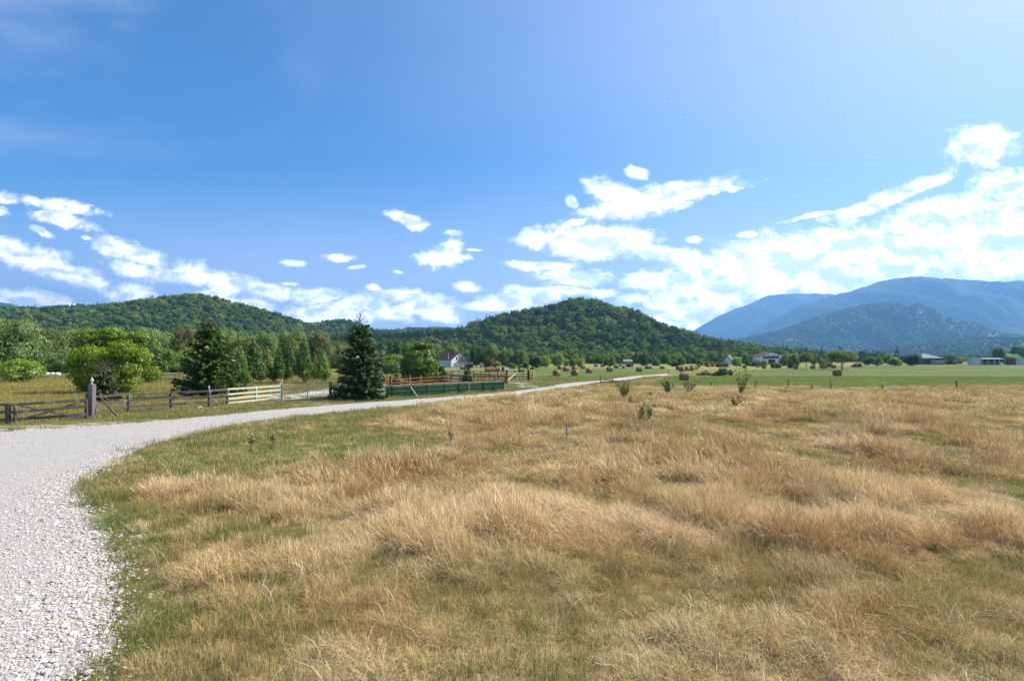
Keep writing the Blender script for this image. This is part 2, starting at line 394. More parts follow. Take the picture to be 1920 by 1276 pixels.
APRON = wpoly([(966,727),(975,722),(960,718),(990,716.5),(1003,722),(1012,726.5)])
APRON2 = wpoly([(535,757.5),(600,752),(615,757),(600,762),(560,762)])
SPARSE = [G(-300,800), G(0,798), G(100,795), G(200,790), G(300,785), G(300,789), G(200,797), G(100,803), G(0,812), G(-300,822)]

def dry_dist(x, y): return sdf(DRY, x, y)
def gz(x, y, dd=None):
    x = np.asarray(x, float); y = np.asarray(y, float)
    if dd is None: dd = dry_dist(x, y)
    m = sstep(0.1, 2.5, dd) * (1 - sstep(50, 60, y) * .6)
    b = 0.18 * (fbm(x / 7, y / 7, 3, 3) - .42) + 0.13 * (fbm(x / 1.3, y / 1.3, 11, 3) - .45)
    return m * (b + .04)
def gz1(x, y): return float(gz(np.array([x]), np.array([y]))[0])

def axis(lo, hi, step, far_lo, far_hi, g):
    a = list(np.arange(lo, hi + 1e-6, step)); s = step
    while a[-1] < far_hi: s *= g; a.append(a[-1] + s)
    a[-1] = far_hi; s = step; b = []
    c = lo
    while c > far_lo: s *= g; c -= s; b.append(c)
    if b: b[-1] = far_lo
    return np.array(b[::-1] + a)
EXT = 8800.
def build_ground():
    X = axis(-45, 45, .3, -EXT, EXT, 1.045); Y = axis(3, 62, .3, -600, 9300, 1.045)
    xx, yy = np.meshgrid(X, Y); x = xx.ravel(); y = yy.ravel()
    j = (fbm(x / 1.3, y / 1.3, 5, 3) - .5); far = np.clip(y / 60, 1, 6)
    xj = x + j * 1.1 * far; yj = y + (fbm(x / 1.1, y / 1.1, 9, 3) - .5) * 1.1 * far
    dd = dry_dist(x, y)
    dry = (sdf(DRY, xj, yj) > 0).astype(float)
    gp = sstep(-.6, .8, sdf(GREENP, xj, yj)) * sstep(.32, .5, fbm(x / 1.5, y / 1.5, 21, 3))
    dry = dry * (1 - .85 * gp)
    field = np.maximum(sdf(FIELD_A, xj, yj) > 0, sdf(FIELD_B, xj, yj) > 0).astype(float)
    field = field * (1 - .5 * sstep(.55, .7, fbm(x / 25, y / 6, 33, 4)))
    stony = (sdf(DRIVE, xj, yj) > 0) * 1.0 + (sdf(APRON, xj, yj) > 0) * (fbm(x / .8, y / .8, 40, 2) > .42) + (sdf(APRON2, xj, yj) > 0) * .5 + (sdf(SPARSE, xj, yj) > 0) * .75 * (fbm(x / .6, y / .6, 41, 2) > .40)
    pad = (sdf(PADDOCK, xj, yj) > 0) * 1.0
    z = gz(x, y, dd)
    n = len(X); m = len(Y); i = (np.arange(m - 1)[:, None] * n + np.arange(n - 1)[None]).ravel()
    q = np.stack([i, i + 1, i + n + 1, i + n], 1)
    me = np_mesh('ground', np.stack([x, y, z], 1), [q], {'zone': ('POINT', np.stack([dry, field, np.clip(stony, 0, 1), pad], 1))}, True)
    t = NT('meadow_ground'); p = t.pos('world'); z = t.attr('zone')
    s = t.N.new('ShaderNodeSeparateColor'); t.L.new(z, s.inputs[0]); al = t.attr('zone', 'Alpha')
    nb = t.noise(p, .35, 5, .6); nf = t.noise(p, 9, 6, .7); nm = t.noise(p, 1.6, 5, .65); nfar = t.noise(p, .02, 4, .6, (.5, 1, 1))
    verge = t.mix(t.mr(nm, .35, .7), (.085, .13, .028), (.20, .21, .06))
    verge = t.mix(t.mr(nb, .45, .75), verge, (.26, .22, .085))
    farc = t.mix(t.mr(nfar, .4, .62), (.26, .23, .085), (.12, .17, .04))
    sy = t.N.new('ShaderNodeSeparateXYZ'); t.L.new(p, sy.inputs[0])
    verge = t.mix(t.mr(sy.outputs[1], 120, 200), verge, farc)
    fieldc = t.mix(t.mr(t.noise(p, .12, 5, .6, (.5, 1.2, 1)), .35, .68), (.060, .104, .014), (.125, .15, .035))
    fieldc = t.mix(t.mr(t.noise(p, .9, 5, .65, (.4, 1, 1)), .45, .75, 0, .7), fieldc, (.20, .17, .065))
    pad = t.mix(t.mr(t.noise(p, .25, 5, .6, (.6, 1, 1)), .35, .65), (.17, .19, .04), (.33, .25, .085))
    dryc = t.mix(t.mr(nm, .35, .7), (.20, .155, .06), (.34, .23, .105))
    dryc = t.mix(t.mr(nb, .52, .75, 0, .6), dryc, (.11, .12, .035))
    stone = t.mix(t.vor(p, 30, out='Color'), (.42, .40, .37), (.62, .60, .56))
    c = t.mix(al, verge, pad); c = t.mix(s.outputs[1], c, fieldc); c = t.mix(s.outputs[0], c, dryc)
    c = t.mix(t.math('MULTIPLY', s.outputs[2], t.mr(nf, .35, .5)), c, stone)
    c = t.mix(t.mr(nf, .3, .7, .0, .45), c, t.mix(1., c, (.6, .62, .55), 'MULTIPLY'))
    t.bsdf(c, .95, t.bump(nf, .8, .08), 0, .1)
    return tag(link('ground', me, t.m), kind='structure')
build_ground()

def build_road():
    def jit(pts, amp, seed):
        out = []
        for k, (x, y) in enumerate(pts):
            a = amp * min(1.6, max(.5, y / 14)); out.append((x + (float(vnoise(x * 1.3, y * 1.3, seed)) - .5) * a, y + (float(vnoise(x * 1.3, y * 1.3, seed + 5)) - .5) * a))
        return out
    P = jit(smooth_line(rin_s, .16), .5, 50) + jit(rout_s, .5, 60) + [(-60, 20), (-60, -8)]
    bm = bmesh.new(); f = bm.faces.new([bm.verts.new((x, y, .006)) for x, y in P])
    bmesh.ops.triangulate(bm, faces=[f]); me = bpy.data.meshes.new('gravel_road'); bm.to_mesh(me); bm.free()
    t = NT('gravel'); p = t.pos('world')
    v1 = t.vor(p, 34, out='Color'); d1 = t.vor(p, 34); v2 = t.vor(p, 90, out='Color'); d2 = t.vor(p, 90); big = t.noise(p, .5, 4, .6); tr = t.noise(p, .9, 4, .6, (.3, 1, 1))
    sx = t.N.new('ShaderNodeSeparateColor'); t.L.new(v1, sx.inputs[0]); s2 = t.N.new('ShaderNodeSeparateColor'); t.L.new(v2, s2.inputs[0])
    c = t.ramp(sx.outputs[0], [(0, (.31, .29, .265)), (.35, (.385, .365, .335)), (.7, (.44, .415, .385)), (1, (.54, .51, .475))])
    cf = t.ramp(s2.outputs[0], [(0, (.33, .31, .285)), (.5, (.41, .385, .355)), (1, (.48, .455, .42))])
    c = t.mix(t.mr(big, .4, .6), c, cf); c = t.mix(t.mr(tr, .5, .75, 0, .5), c, (.46, .40, .33))
    h = t.math('ADD', t.math('MULTIPLY', d1, -1.0), t.math('MULTIPLY', d2, -.4))
    t.bsdf(c, .95, t.bump(h, .9, .03), 0, .15)
    return tag(link('gravel_road', me, t.m), kind='structure')
build_road()

# ------------------------------------------------------------------ hills and mountains
def hill_mesh(name, sil, D, front, back, res, rough, seed, foot=0.0, gully=0.0, crop=0.0, sharp=1.0):
    """ridge whose crest stands at distance D; sil = crest line, front/back = how far the slopes run"""
    xs = np.array([gx(p[0], D) for p in sil]); zs = np.array([hz(p[1], D) for p in sil]) - crop
    X = np.arange(xs[0], xs[-1], res); cz = np.interp(X, xs, zs)
    k = max(1, int(14 / res * (D / 800))); ker = np.hanning(k * 2 + 3)[1:-1]; ker /= ker.sum()
    cz = np.convolve(np.pad(cz, k, 'edge'), ker, 'valid')[:len(X)]
    cz = cz + (fbm(X / (D * .03), X * 0 + 7.7, seed + 3, 5, .6) - .5) * D * .008 * (D > 2500)
    V = np.concatenate([np.linspace(-1, 0, int(front / res) + 2), np.linspace(0, 1, int(back / res / 2) + 3)[1:]])
    xx, vv = np.meshgrid(X, V); c = np.interp(xx, X, cz)
    wob = (fbm(xx / (front * .8), xx * 0 + 3.1, seed, 3) - .5) * front * .3
    yy = D + np.where(vv < 0, vv * front, vv * back) + wob * np.where(vv < 0, 1 + vv, 1) * 0
    prof = np.where(vv < 0, (1 - np.clip(-vv, 0, 1) ** sharp), 1 - vv ** 1.3)
    prof = np.where(vv < 0, .5 * prof + .5 * (0.5 + 0.5 * np.cos(np.pi * np.clip(-vv, 0, 1))), prof)
    off = np.clip(-vv, 0, 1) * np.clip(1 + vv, 0, 1) * 4
    rel = fbm(xx / (front * .35), yy / (front * .6), seed + 7, 5, .55) - .5
    rid = 1 - np.abs(fbm(xx / (front * .22), yy / (front * .7), seed + 17, 4, .5) * 2 - 1) * 2
    z = foot + (c - foot) * prof + off * (c - foot) * (rough * rel + gully * (rid - .5))
    z = np.maximum(z, -.5); z[0] = -.6; z[-1] = -.6
    n = len(X); m = len(V); i = (np.arange(m - 1)[:, None] * n + np.arange(n - 1)[None]).ravel()
    q = np.stack([i, i + 1, i + n + 1, i + n], 1)
    co = np.stack([xx.ravel(), yy.ravel(), z.ravel()], 1)
    return np_mesh(name, co, [q], None, True), (X, V, xx, yy, z)

def forest_ground_mat(name, a, b, c, sc, bumpd, rock=None, rockz=None):
    t = NT(name); p = t.pos('world'); v = t.vor(p, sc); vc = t.N.new('ShaderNodeSeparateColor'); t.L.new(t.vor(p, sc, out='Color'), vc.inputs[0])
    n = t.noise(p, sc * .12, 5, .6)
    col = t.mix(vc.outputs[0], a, b); col = t.mix(t.mr(n, .5, .7), col, c)
    if rock:
        s = t.N.new('ShaderNodeSeparateXYZ'); t.L.new(p, s.inputs[0])
        f = t.math('MULTIPLY', t.mr(s.outputs[2], rockz[0], rockz[1]), t.mr(t.noise(p, .012, 6, .65, (1, 1, .5)), .45, .62))
        col = t.mix(f, col, rock)
    return t.bsdf(col, .95, t.bump(t.math('MULTIPLY', v, -1.), 1., bumpd), 0, .05)
M_FOREST = forest_ground_mat('forest_floor', (.03, .055, .014), (.05, .08, .018), (.06, .08, .02), .12, 3)
M_FARF = forest_ground_mat('far_forest', (.012, .034, .012), (.04, .08, .02), (.16, .20, .06), .05, 9)
M_MOUNT = forest_ground_mat('mountain_forest', (.008, .015, .011), (.014, .024, .016), (.034, .046, .026), .012, 8, (.045, .05, .055), (330, 600))

SIL_H1 = [(-700,640),(-420,596),(-200,600),(-60,588),(0,583),(60,582),(110,587),(160,579),(220,576),(260,573),(300,567),(340,560),(380,558),(420,567),(460,578),(500,588),(540,600),(560,608),(590,622),(640,645),(690,676)]
SIL_H2 = [(480,640),(530,618),(560,607),(600,610),(620,605),(645,602),(665,607),(690,617),(720,628),(760,640),(800,660)]
SIL_H3 = [(560,640),(640,625),(690,620),(740,622),(770,617),(800,618),(830,619),(870,622),(920,630),(980,650)]
SIL_H3B = [(740,630),(775,620),(800,614),(815,611),(845,614),(865,618),(900,630)]
SIL_H4 = [(540,676),(600,650),(650,634),(700,630),(760,631),(820,628),(870,624),(900,622),(930,622),(1000,640),(1060,676)]
SIL_H5 = [(790,676),(830,642),(860,626),(880,618),(900,609),(920,604),(950,598),(980,591),(1010,584),(1040,579),(1060,572),(1075,568),(1090,567),(1105,569),(1125,574),(1145,582),(1170,586),(1190,596),(1210,606),(1240,621),(1270,634),(1300,644),(1320,647),(1335,648),(1350,656),(1370,664),(1395,676)]
SIL_M1 = [(1290,674),(1340,645),(1380,640),(1420,630),(1460,624),(1480,616),(1520,601),(1560,589),(1600,577),(1625,573),(1640,571),(1660,573),(1700,589),(1740,604),(1800,625),(1850,634),(1920,640),(2050,650),(2200,672)]
SIL_M2 = [(1240,660),(1310,638),(1400,628),(1430,618),(1460,597),(1500,573),(1540,561),(1580,551),(1620,537),(1660,525),(1690,520),(1705,521),(1740,529),(1760,524),(1790,521),(1820,527),(1850,533),(1880,530),(1920,528),(2000,536),(2150,560),(2300,600),(2500,650)]
SIL_M3 = [(1255,655),(1285,632),(1300,618),(1320,607),(1350,592),(1375,580),(1400,572),(1430,557),(1470,551),(1520,549),(1560,553),(1620,556),(1700,580),(1800,640)]
SIL_M0 = [(1480,674),(1600,664),(1700,653),(1760,645),(1820,637),(1880,636),(1920,639),(2000,645),(2200,668)]
SIL_ML = [(-500,580),(-200,545),(-60,562),(0,566),(15,568),(35,575),(60,590),(100,640)]
HILLS = {}
def hill(name, sil, D, front, back, res, rough, seed, mat, **k):
    me, info = hill_mesh(name, sil, D, front, back, res, rough, seed, **k)
    HILLS[name] = info; tag(link(name, me, mat), kind='structure')
hill('wooded_hill', SIL_H1, 800, 330, 260, 9, .10, 1, M_FOREST, gully=.10)
hill('wooded_hill_between', SIL_H2, 1150, 330, 260, 11, .10, 2, M_FOREST, gully=.08)
hill('low_ridge', SIL_H3, 1700, 500, 300, 18, .1, 3, M_FOREST, gully=.08)
hill('far_low_ridge', SIL_H3B, 2600, 500, 300, 25, .1, 4, M_FARF)
hill('forested_rise', SIL_H4, 640, 260, 300, 9, .05, 5, M_FOREST)
hill('steep_wooded_hill', SIL_H5, 700, 290, 260, 8, .06, 6, M_FOREST, gully=.10)
hill('mountain_spur', SIL_M1, 3100, 900, 900, 20, .26, 7, M_FARF, gully=.32)
hill('mountain', SIL_M2, 5200, 1800, 1500, 40, .20, 8, M_MOUNT, gully=.32)
hill('far_mountain', SIL_M3, 7300, 1800, 1200, 60, .18, 9, M_MOUNT, gully=.22)
hill('foothills', SIL_M0, 1900, 700, 500, 18, .2, 10, M_FARF, gully=.1)
hill('blue_mountain', SIL_ML, 5000, 1200, 900, 50, .2, 12, M_MOUNT)

# the air of the valley
def build_haze():
    b = MB(); b.box((0, 4400, 590 - 1.8), (18400, 10600, 1181))
    m = bpy.data.materials.new('haze'); m.use_nodes = True; N = m.node_tree.nodes; N.clear()
    o = N.new('ShaderNodeOutputMaterial'); v = N.new('ShaderNodeVolumePrincipled')
    v.inputs['Color'].default_value = HAZE_COL; v.inputs['Density'].default_value = HAZE_D; v.inputs['Anisotropy'].default_value = .25
    m.node_tree.links.new(v.outputs[0], o.inputs['Volume'])
    h = b.build('haze', m); tag(h, kind='stuff')
HAZE_COL = (.22, .53, 1.0, 1); HAZE_D = 1.35e-4
build_haze()

# ------------------------------------------------------------------ scattered growth (one object each)
PROTO = {}
def scatter(name, protos, pts, rot, scl, idx, tint, label=None, cat=None):
    """points with instances picked from a list of source meshes"""
    me = bpy.data.meshes.new(name); me.vertices.add(len(pts)); me.vertices.foreach_set('co', np.asarray(pts, np.float32).ravel())
    def at(n, typ, v, f):
        a = me.attributes.new(n, typ, 'POINT'); a.data.foreach_set(f, np.asarray(v).ravel())
    at('rot', 'FLOAT_VECTOR', np.asarray(rot, np.float32), 'vector'); at('scl', 'FLOAT_VECTOR', np.asarray(scl, np.float32), 'vector')
    at('pick', 'INT', np.asarray(idx, np.int32), 'value'); at('tint', 'FLOAT_COLOR', np.asarray(tint, np.float32), 'color')
    o = bpy.data.objects.new(name, me); COL.objects.link(o)
    c = bpy.data.collections.new(name + '_source')
    for k, (pm, mat) in enumerate(protos):
        if not pm.materials: pm.materials.append(mat)
        po = bpy.data.objects.new('%s_source_%02d' % (name, k), pm); c.objects.link(po)
    ng = bpy.data.node_groups.new(name, 'GeometryNodeTree')
    ng.interface.new_socket('Geometry', in_out='INPUT', socket_type='NodeSocketGeometry'); ng.interface.new_socket('Geometry', in_out='OUTPUT', socket_type='NodeSocketGeometry')
    N = ng.nodes; L = ng.links; gi = N.new('NodeGroupInput'); go = N.new('NodeGroupOutput'); ip = N.new('GeometryNodeInstanceOnPoints')
    ci = N.new('GeometryNodeCollectionInfo'); ci.inputs['Collection'].default_value = c; ci.inputs['Separate Children'].default_value = True; ci.inputs['Reset Children'].default_value = True
    def na(n, typ):
        x = N.new('GeometryNodeInputNamedAttribute'); x.data_type = typ; x.inputs['Name'].default_value = n; return [s for s in x.outputs if s.enabled and s.name == 'Attribute'][0]
    L.new(gi.outputs[0], ip.inputs['Points']); L.new(ci.outputs[0], ip.inputs['Instance']); ip.inputs['Pick Instance'].default_value = True
    L.new(na('pick', 'INT'), ip.inputs['Instance Index']); L.new(na('rot', 'FLOAT_VECTOR'), ip.inputs['Rotation']); L.new(na('scl', 'FLOAT_VECTOR'), ip.inputs['Scale'])
    L.new(ip.outputs[0], go.inputs[0])
    md = o.modifiers.new('scatter', 'NODES'); md.node_group = ng
    tag(o, label, cat, None, 'stuff'); return o

def blades(n, R, h, w, lean, leanvar, seed, head=0.0, spread=1.0, seg=(0, .38, .72, 1.0), curl=.28):
    """a tuft of n grass blades leaning mostly towards +X"""
    r = np.random.default_rng(seed)
    rad = R * np.sqrt(r.random(n)); th = r.random(n) * 2 * pi; bx = rad * np.cos(th); by = rad * np.sin(th)
    hh = h * r.uniform(.45, 1.15, n); ln = np.abs(r.normal(lean, leanvar, n)); az = r.normal(0, spread, n)
    dx, dy = np.cos(az), np.sin(az); pa = az + pi / 2 + r.normal(0, .9, n); wx, wy = np.cos(pa), np.sin(pa)
    ww = w * r.uniform(.6, 1.3, n); tone = r.random(n)
    V = []; T = []; HT = []
    for t in seg:
        bend = ln * (t * (1 - curl) + curl * t * t)
        out = hh * np.sin(bend) * t; up = hh * np.cos(bend * .95) * t
        wid = ww * (1 - t) * .5 + ww * .5 * head * math.exp(-((t - .8) / .14) ** 2) * (t < 1)
        cx = bx + dx * out; cy = by + dy * out
        if t < 1:
            V += [np.stack([cx - wx * wid, cy - wy * wid, up], 1), np.stack([cx + wx * wid, cy + wy * wid, up], 1)]; HT += [np.full(n, t)] * 2; T += [tone] * 2
        else: V.append(np.stack([cx, cy, up], 1)); HT.append(np.full(n, t)); T.append(tone)
    V = np.concatenate(V); k = np.arange(n); S = len(seg) - 1; q = []
    for s in range(S - 1): q.append(np.stack([k + 2 * s * n, k + (2 * s + 1) * n, k + (2 * s + 3) * n, k + (2 * s + 2) * n], 1))
    tri = np.stack([k + 2 * (S - 1) * n, k + (2 * S - 1) * n, k + 2 * S * n], 1)
    return np_mesh('tuft', V, [np.concatenate(q), tri], {'ht': ('POINT', np.concatenate(HT)), 'tone': ('POINT', np.concatenate(T))})

def grass_mat(name, base, lo, hi, trans=.35):
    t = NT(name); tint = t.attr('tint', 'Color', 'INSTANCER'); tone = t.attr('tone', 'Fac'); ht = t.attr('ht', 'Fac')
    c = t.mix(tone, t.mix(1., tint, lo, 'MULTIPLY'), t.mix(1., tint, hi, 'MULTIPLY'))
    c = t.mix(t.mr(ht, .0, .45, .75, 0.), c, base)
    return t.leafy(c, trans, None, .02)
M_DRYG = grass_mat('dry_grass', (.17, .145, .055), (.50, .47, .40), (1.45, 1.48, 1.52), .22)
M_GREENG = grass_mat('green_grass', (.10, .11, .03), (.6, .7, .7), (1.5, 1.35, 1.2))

def near_pts(n_cells_step, ylo, yhi, seed, tmax=1.25, jitter=.9):
    r = np.random.default_rng(seed); xm = tmax * yhi + 3
    X, Y = np.meshgrid(np.arange(-xm, xm, n_cells_step), np.arange(ylo, yhi, n_cells_step)); x = X.ravel(); y = Y.ravel()
    x = x + (r.random(len(x)) - .5) * n_cells_step * jitter * 2; y = y + (r.random(len(y)) - .5) * n_cells_step * jitter * 2
    k = (np.abs(x) < tmax * np.maximum(y, 3) + 3) & (y >= ylo - .3) & (y < yhi); return x[k], y[k]

def dry_factor(x, y):
    """1 = tall straw, 0 = short green turf"""
    j = (fbm(x / 1.3, y / 1.3, 5, 3) - .5)
    gp = sstep(-.7, .9, sdf(GREENP, x + j, y + j))
    low = fbm(x / 2.6, y / 2.6, 71, 4)                # greener hollows between the straw
    near = 1 - sstep(6.5, 12, y)
    ll = sstep(-.5, 1.2, sdf(LOWLEFT, x + j, y + j))
    g = np.maximum(np.maximum(gp * (.84 + .16 * sstep(.30, .46, fbm(x / 1.4, y / 1.4, 21, 3))), ll * .55 * sstep(.35, .5, fbm(x / .9, y / .9, 23, 3))), sstep(.54, .66, low + near * .065 - .01) * .75)
    return 1 - g

def build_grass():
    r = np.random.default_rng(3)
    near = [blades(140, .28, h * 1.06, .0036, l, lv * 1.8, 10 + i, hd, sp * 1.9) for i, (h, l, lv, hd, sp) in enumerate(
        [(.46, .9, .3, 1.6, .5), (.40, 1.25, .25, 1.2, .4), (.52, .7, .35, 1.8, .7), (.36, 1.4, .2, .8, .5), (.30, .5, .4, .6, 1.6), (.58, .5, .3, 2.0, .8)])]
    mid = [blades(90, .34, h, .0078, l, lv * 1.7, 30 + i, hd, sp * 1.8) for i, (h, l, lv, hd, sp) in enumerate(
        [(.46, .9, .3, 1.4, .5), (.40, 1.25, .25, 1.1, .4), (.52, .7, .35, 1.6, .7), (.36, 1.4, .2, .8, .5), (.30, .5, .4, .6, 1.6), (.58, .5, .3, 1.6, .8)])]
    farp = [blades(70, .48, h, .015, l, lv * 1.5, 50 + i, hd, sp * 1.6) for i, (h, l, lv, hd, sp) in enumerate(
        [(.44, .9, .3, 1.2, .5), (.40, 1.2, .25, 1.0, .4), (.50, .7, .35, 1.4, .7), (.36, 1.35, .2, .8, .5), (.32, .5, .4, .6, 1.6), (.54, .5, .3, 1.4, .8)])]
    for nm, protos, step, y0, y1 in (('dry_grass', near, .155, 3.2, 13), ('dry_grass_beyond', mid, .24, 13, 30), ('dry_grass_far', farp, .36, 30, 62)):
        x, y = near_pts(step, y0, y1, 5 + int(y0)); dd = dry_dist(x, y); k = dd > .05; x, y, dd = x[k], y[k], dd[k]
        fac = dry_factor(x, y) * sstep(-.2, .9, dd - .25); clump = fbm(x / .75, y / .75, 91, 3); big = fbm(x / 4.5, y / 4.5, 95, 3)
        k = r.random(len(x)) < (.03 + .97 * fac ** 1.3); x, y, fac, clump, big = x[k], y[k], fac[k], clump[k], big[k]; n = len(x)
        z = gz(x, y)
        size = (.40 + .72 * sstep(.34, .64, clump)) * (.80 + .28 * sstep(.38, .65, big)) * (.50 + .50 * fac) * r.uniform(.7, 1.35, n) * (1 - .35 * sstep(40, 55, y))
        near_f = .42 + .58 * sstep(5.0, 10.5, y); clumps = sum(a * np.exp(-(((x - cx) / wx) ** 2 + ((y - cy) / wy) ** 2)) for cx, cy, wx, wy, a in ((7.9, 9.0, 1.5, .8, .55), (5.2, 9.6, .9, .6, .35), (1.6, 10.0, 1.3, .8, .35), (9.8, 8.4, 1.2, .8, .5), (-3.2, 14.5, 2.2, 1.2, .3)))
        size *= (near_f + clumps) * .92
        yaw = pi + .15 + (fbm(x / 1.5, y / 1.5, 101, 4) - .5) * 7.5 + r.normal(0, .6, n)
        flat = fbm(x / 2.2, y / 2.2, 111, 3); idx = np.where(flat > .56, np.where(r.random(n) < .5, 1, 3), np.where(flat < .42, np.where(r.random(n) < .5, 5, 2), r.integers(0, 6, n)))
        rust = sstep(.47, .66, fbm(x / 1.6, y / 1.6, 121, 4) + .22 * np.clip(clumps, 0, 1)); pale = sstep(.50, .64, fbm(x / 1.7, y / 1.7, 131, 4)); gr = sstep(.5, .68, fbm(x / 1.9, y / 1.9, 141, 4)) 
        c = np.array([.575, .415, .20])[None] * np.ones((n, 1))
        c = c + (np.array([.43, .265, .11]) - c) * (rust * .62)[:, None]; c = c + (np.array([.74, .57, .33]) - c) * (pale * .7)[:, None]
        c = c + (np.array([.27, .26, .085]) - c) * (np.clip(gr * .28 + .22 * (1 - sstep(6, 11, y)) - clumps, 0, .55))[:, None]
        c = c * r.uniform(.82, 1.15, (n, 1)) * np.array([1, r.uniform(.97, 1.03), 1])
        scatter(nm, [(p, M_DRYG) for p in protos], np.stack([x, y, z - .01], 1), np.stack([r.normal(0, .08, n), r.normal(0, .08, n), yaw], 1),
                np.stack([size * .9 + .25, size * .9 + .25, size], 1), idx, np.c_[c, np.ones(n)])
    # long single straws that stand out
    st = [blades(7, .12, .62, .0065, l, .3, 200 + i, .5, 1.2, (0, .25, .5, .75, 1.0)) for i, l in enumerate((.5, 1.0, 1.4))]
    x, y = near_pts(.55, 3.6, 22, 77); dd = dry_dist(x, y); f = dry_factor(x, y); k = (dd > .3) & (r.random(len(x)) < .25 + .5 * f); x, y = x[k], y[k]; n = len(x)
    scatter('straw_stalks', [(p, M_DRYG) for p in st], np.stack([x, y, gz(x, y)], 1), np.stack([0 * x, 0 * x, r.random(n) * 6.28], 1), np.repeat(r.uniform(.5, 1.1, (n, 1)), 3, 1), r.integers(0, 3, n), np.tile([.72, .60, .40, 1], (n, 1)))
    # green turf: in the hollows, near the road and on the verge
    gn = [blades(70, .22, h, .006, .5, .45, 300 + i, 0, 2.5) for i, h in enumerate((.13, .17, .10, .22))]
    gf = [blades(50, .38, h, .015, .5, .45, 320 + i, 0, 2.5) for i, h in enumerate((.13, .17, .11, .24))]
    gff = [blades(60, .62, h, .030, .5, .45, 340 + i, 0, 2.5) for i, h in enumerate((.13, .17, .11, .24))]
    for nm, protos, step, y0, y1 in (('green_grass', gn, .17, 3.4, 14), ('green_grass_beyond', gf, .36, 14, 46), ('green_grass_far', gff, .62, 46, 96)):
        x, y = near_pts(step, y0, y1, 8 + int(y0)); rd = sdf(ROAD_POLY, x, y); dd = dry_dist(x, y)
        jag = (fbm(x / .5, y / .5, 151, 3) - .5) * 1.0
        k = (rd + jag * np.where(y < 14, .7, .35) < .04); x, y, dd = x[k], y[k], dd[k]; k = (np.abs(x) < 60) | (y > 46); x, y, dd = x[k], y[k], dd[k]
        f = np.where(dd > 0, dry_factor(x, y), .1); edge = 1 - sstep(.1, 1.3, np.abs(dd))
        sp = (sdf(SPARSE, x, y) > 0) | (sdf(DRIVE, x, y) > 0) | (sdf(APRON, x, y) > 0)
        k = (r.random(len(x)) < np.maximum(.45 + .55 * (1 - f), edge)) & ~(sp & (r.random(len(x)) < .8)); x, y, dd, f, edge = x[k], y[k], dd[k], f[k], edge[k]; n = len(x)
        pad = sdf(PADDOCK, x, y) > .2; mown = (sdf(FIELD_A, x, y) > -.5) | (sdf(FIELD_B, x, y) > -.5)
        lush = sstep(.42, .62, fbm(x / 1.2, y / 1.2, 161, 3)); c = np.array([.36, .30, .12])[None] + (np.array([.205, .235, .06]) - np.array([.36, .30, .12]))[None] * (lush * .8)[:, None]
        c = np.where((edge > .5)[:, None] & (y < 12)[:, None], c * .6 + np.array([.10, .20, .04]) * .4, c)
        c = np.where(pad[:, None], np.array([.30, .265, .075]) * (.75 + .5 * fbm(x / 4, y / 4, 171, 3))[:, None], c)
        c = np.where(mown[:, None], np.array([.21, .265, .055]) * (.8 + .5 * fbm(x / 3, y / 3, 175, 3))[:, None], c)
        sz = r.uniform(.6, 1.3, n) * np.where(pad, 1.35, 1.0) * np.where(mown, .5, 1.) * (.7 + .6 * sstep(.4, .6, fbm(x / .9, y / .9, 181, 2)))
        z = gz(x, y); yaw = r.random(n) * 6.28
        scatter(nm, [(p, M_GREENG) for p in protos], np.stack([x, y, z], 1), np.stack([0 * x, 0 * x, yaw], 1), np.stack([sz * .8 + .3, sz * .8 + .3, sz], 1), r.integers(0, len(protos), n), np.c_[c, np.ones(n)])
    # loose stones on the road
    def stone(seed):
        bm = bmesh.new(); bmesh.ops.create_icosphere(bm, subdivisions=2, radius=1); rr = random.Random(seed); a = [Vector((rr.gauss(0, 1), rr.gauss(0, 1), rr.gauss(0, 1))).normalized() for _ in range(9)]
        for v in bm.verts:
            d = min(.62 / max(.62, v.co.normalized().dot(k)) if v.co.normalized().dot(k) > .62 else 1 for k in a); v.co *= d * rr.uniform(.94, 1.05)
            v.co.z *= .62
        me = bpy.data.meshes.new('stone'); bm.to_mesh(me); bm.free(); return me
    t = NT('stones'); tint = t.attr('tint', 'Color', 'INSTANCER'); n_ = t.noise(t.pos('world'), 60, 4, .6)
    ms = t.bsdf(t.mix(t.mr(n_, .3, .7), t.mix(1., tint, (.8, .8, .8), 'MULTIPLY'), tint), .9, None, 0, .2)
    protos = [(stone(i), ms) for i in range(6)]
    xs, ys, ss = [], [], []
    for step, y0, y1, s0, s1 in ((.045, 3.6, 9.0, .010, .021), (.085, 4, 15, .016, .032), (.21, 3.6, 16, .026, .05), (.12, 14, 32, .02, .04)):
        x, y = near_pts(step, y0, y1, int(step * 1000)); rd = sdf(ROAD_POLY, x, y); k = rd > -.05 - r.random(len(x)) ** 3 * np.where(y < 16, .55, .3); x, y, rd = x[k], y[k], rd[k]
        k = (r.random(len(x)) < .45 + .55 * (1 - sstep(.3, 2.2, rd)) * (y < 14)) & (x < 6); x, y, rd = x[k], y[k], rd[k]
        trk = sstep(.45, .62, vnoise(rd * 1.1 + .3, rd * 0 + 2.0, 5)) * (rd > .8) * (step < .2); k = r.random(len(x)) > trk * .85; x, y, rd = x[k], y[k], rd[k]
        edge = 1 - sstep(.2, 1.8, rd)
        xs.append(x); ys.append(y); ss.append(r.uniform(s0, s1, len(x)) * (.75 + .45 * edge))
    x = np.concatenate(xs); y = np.concatenate(ys); s = np.concatenate(ss); n = len(x)
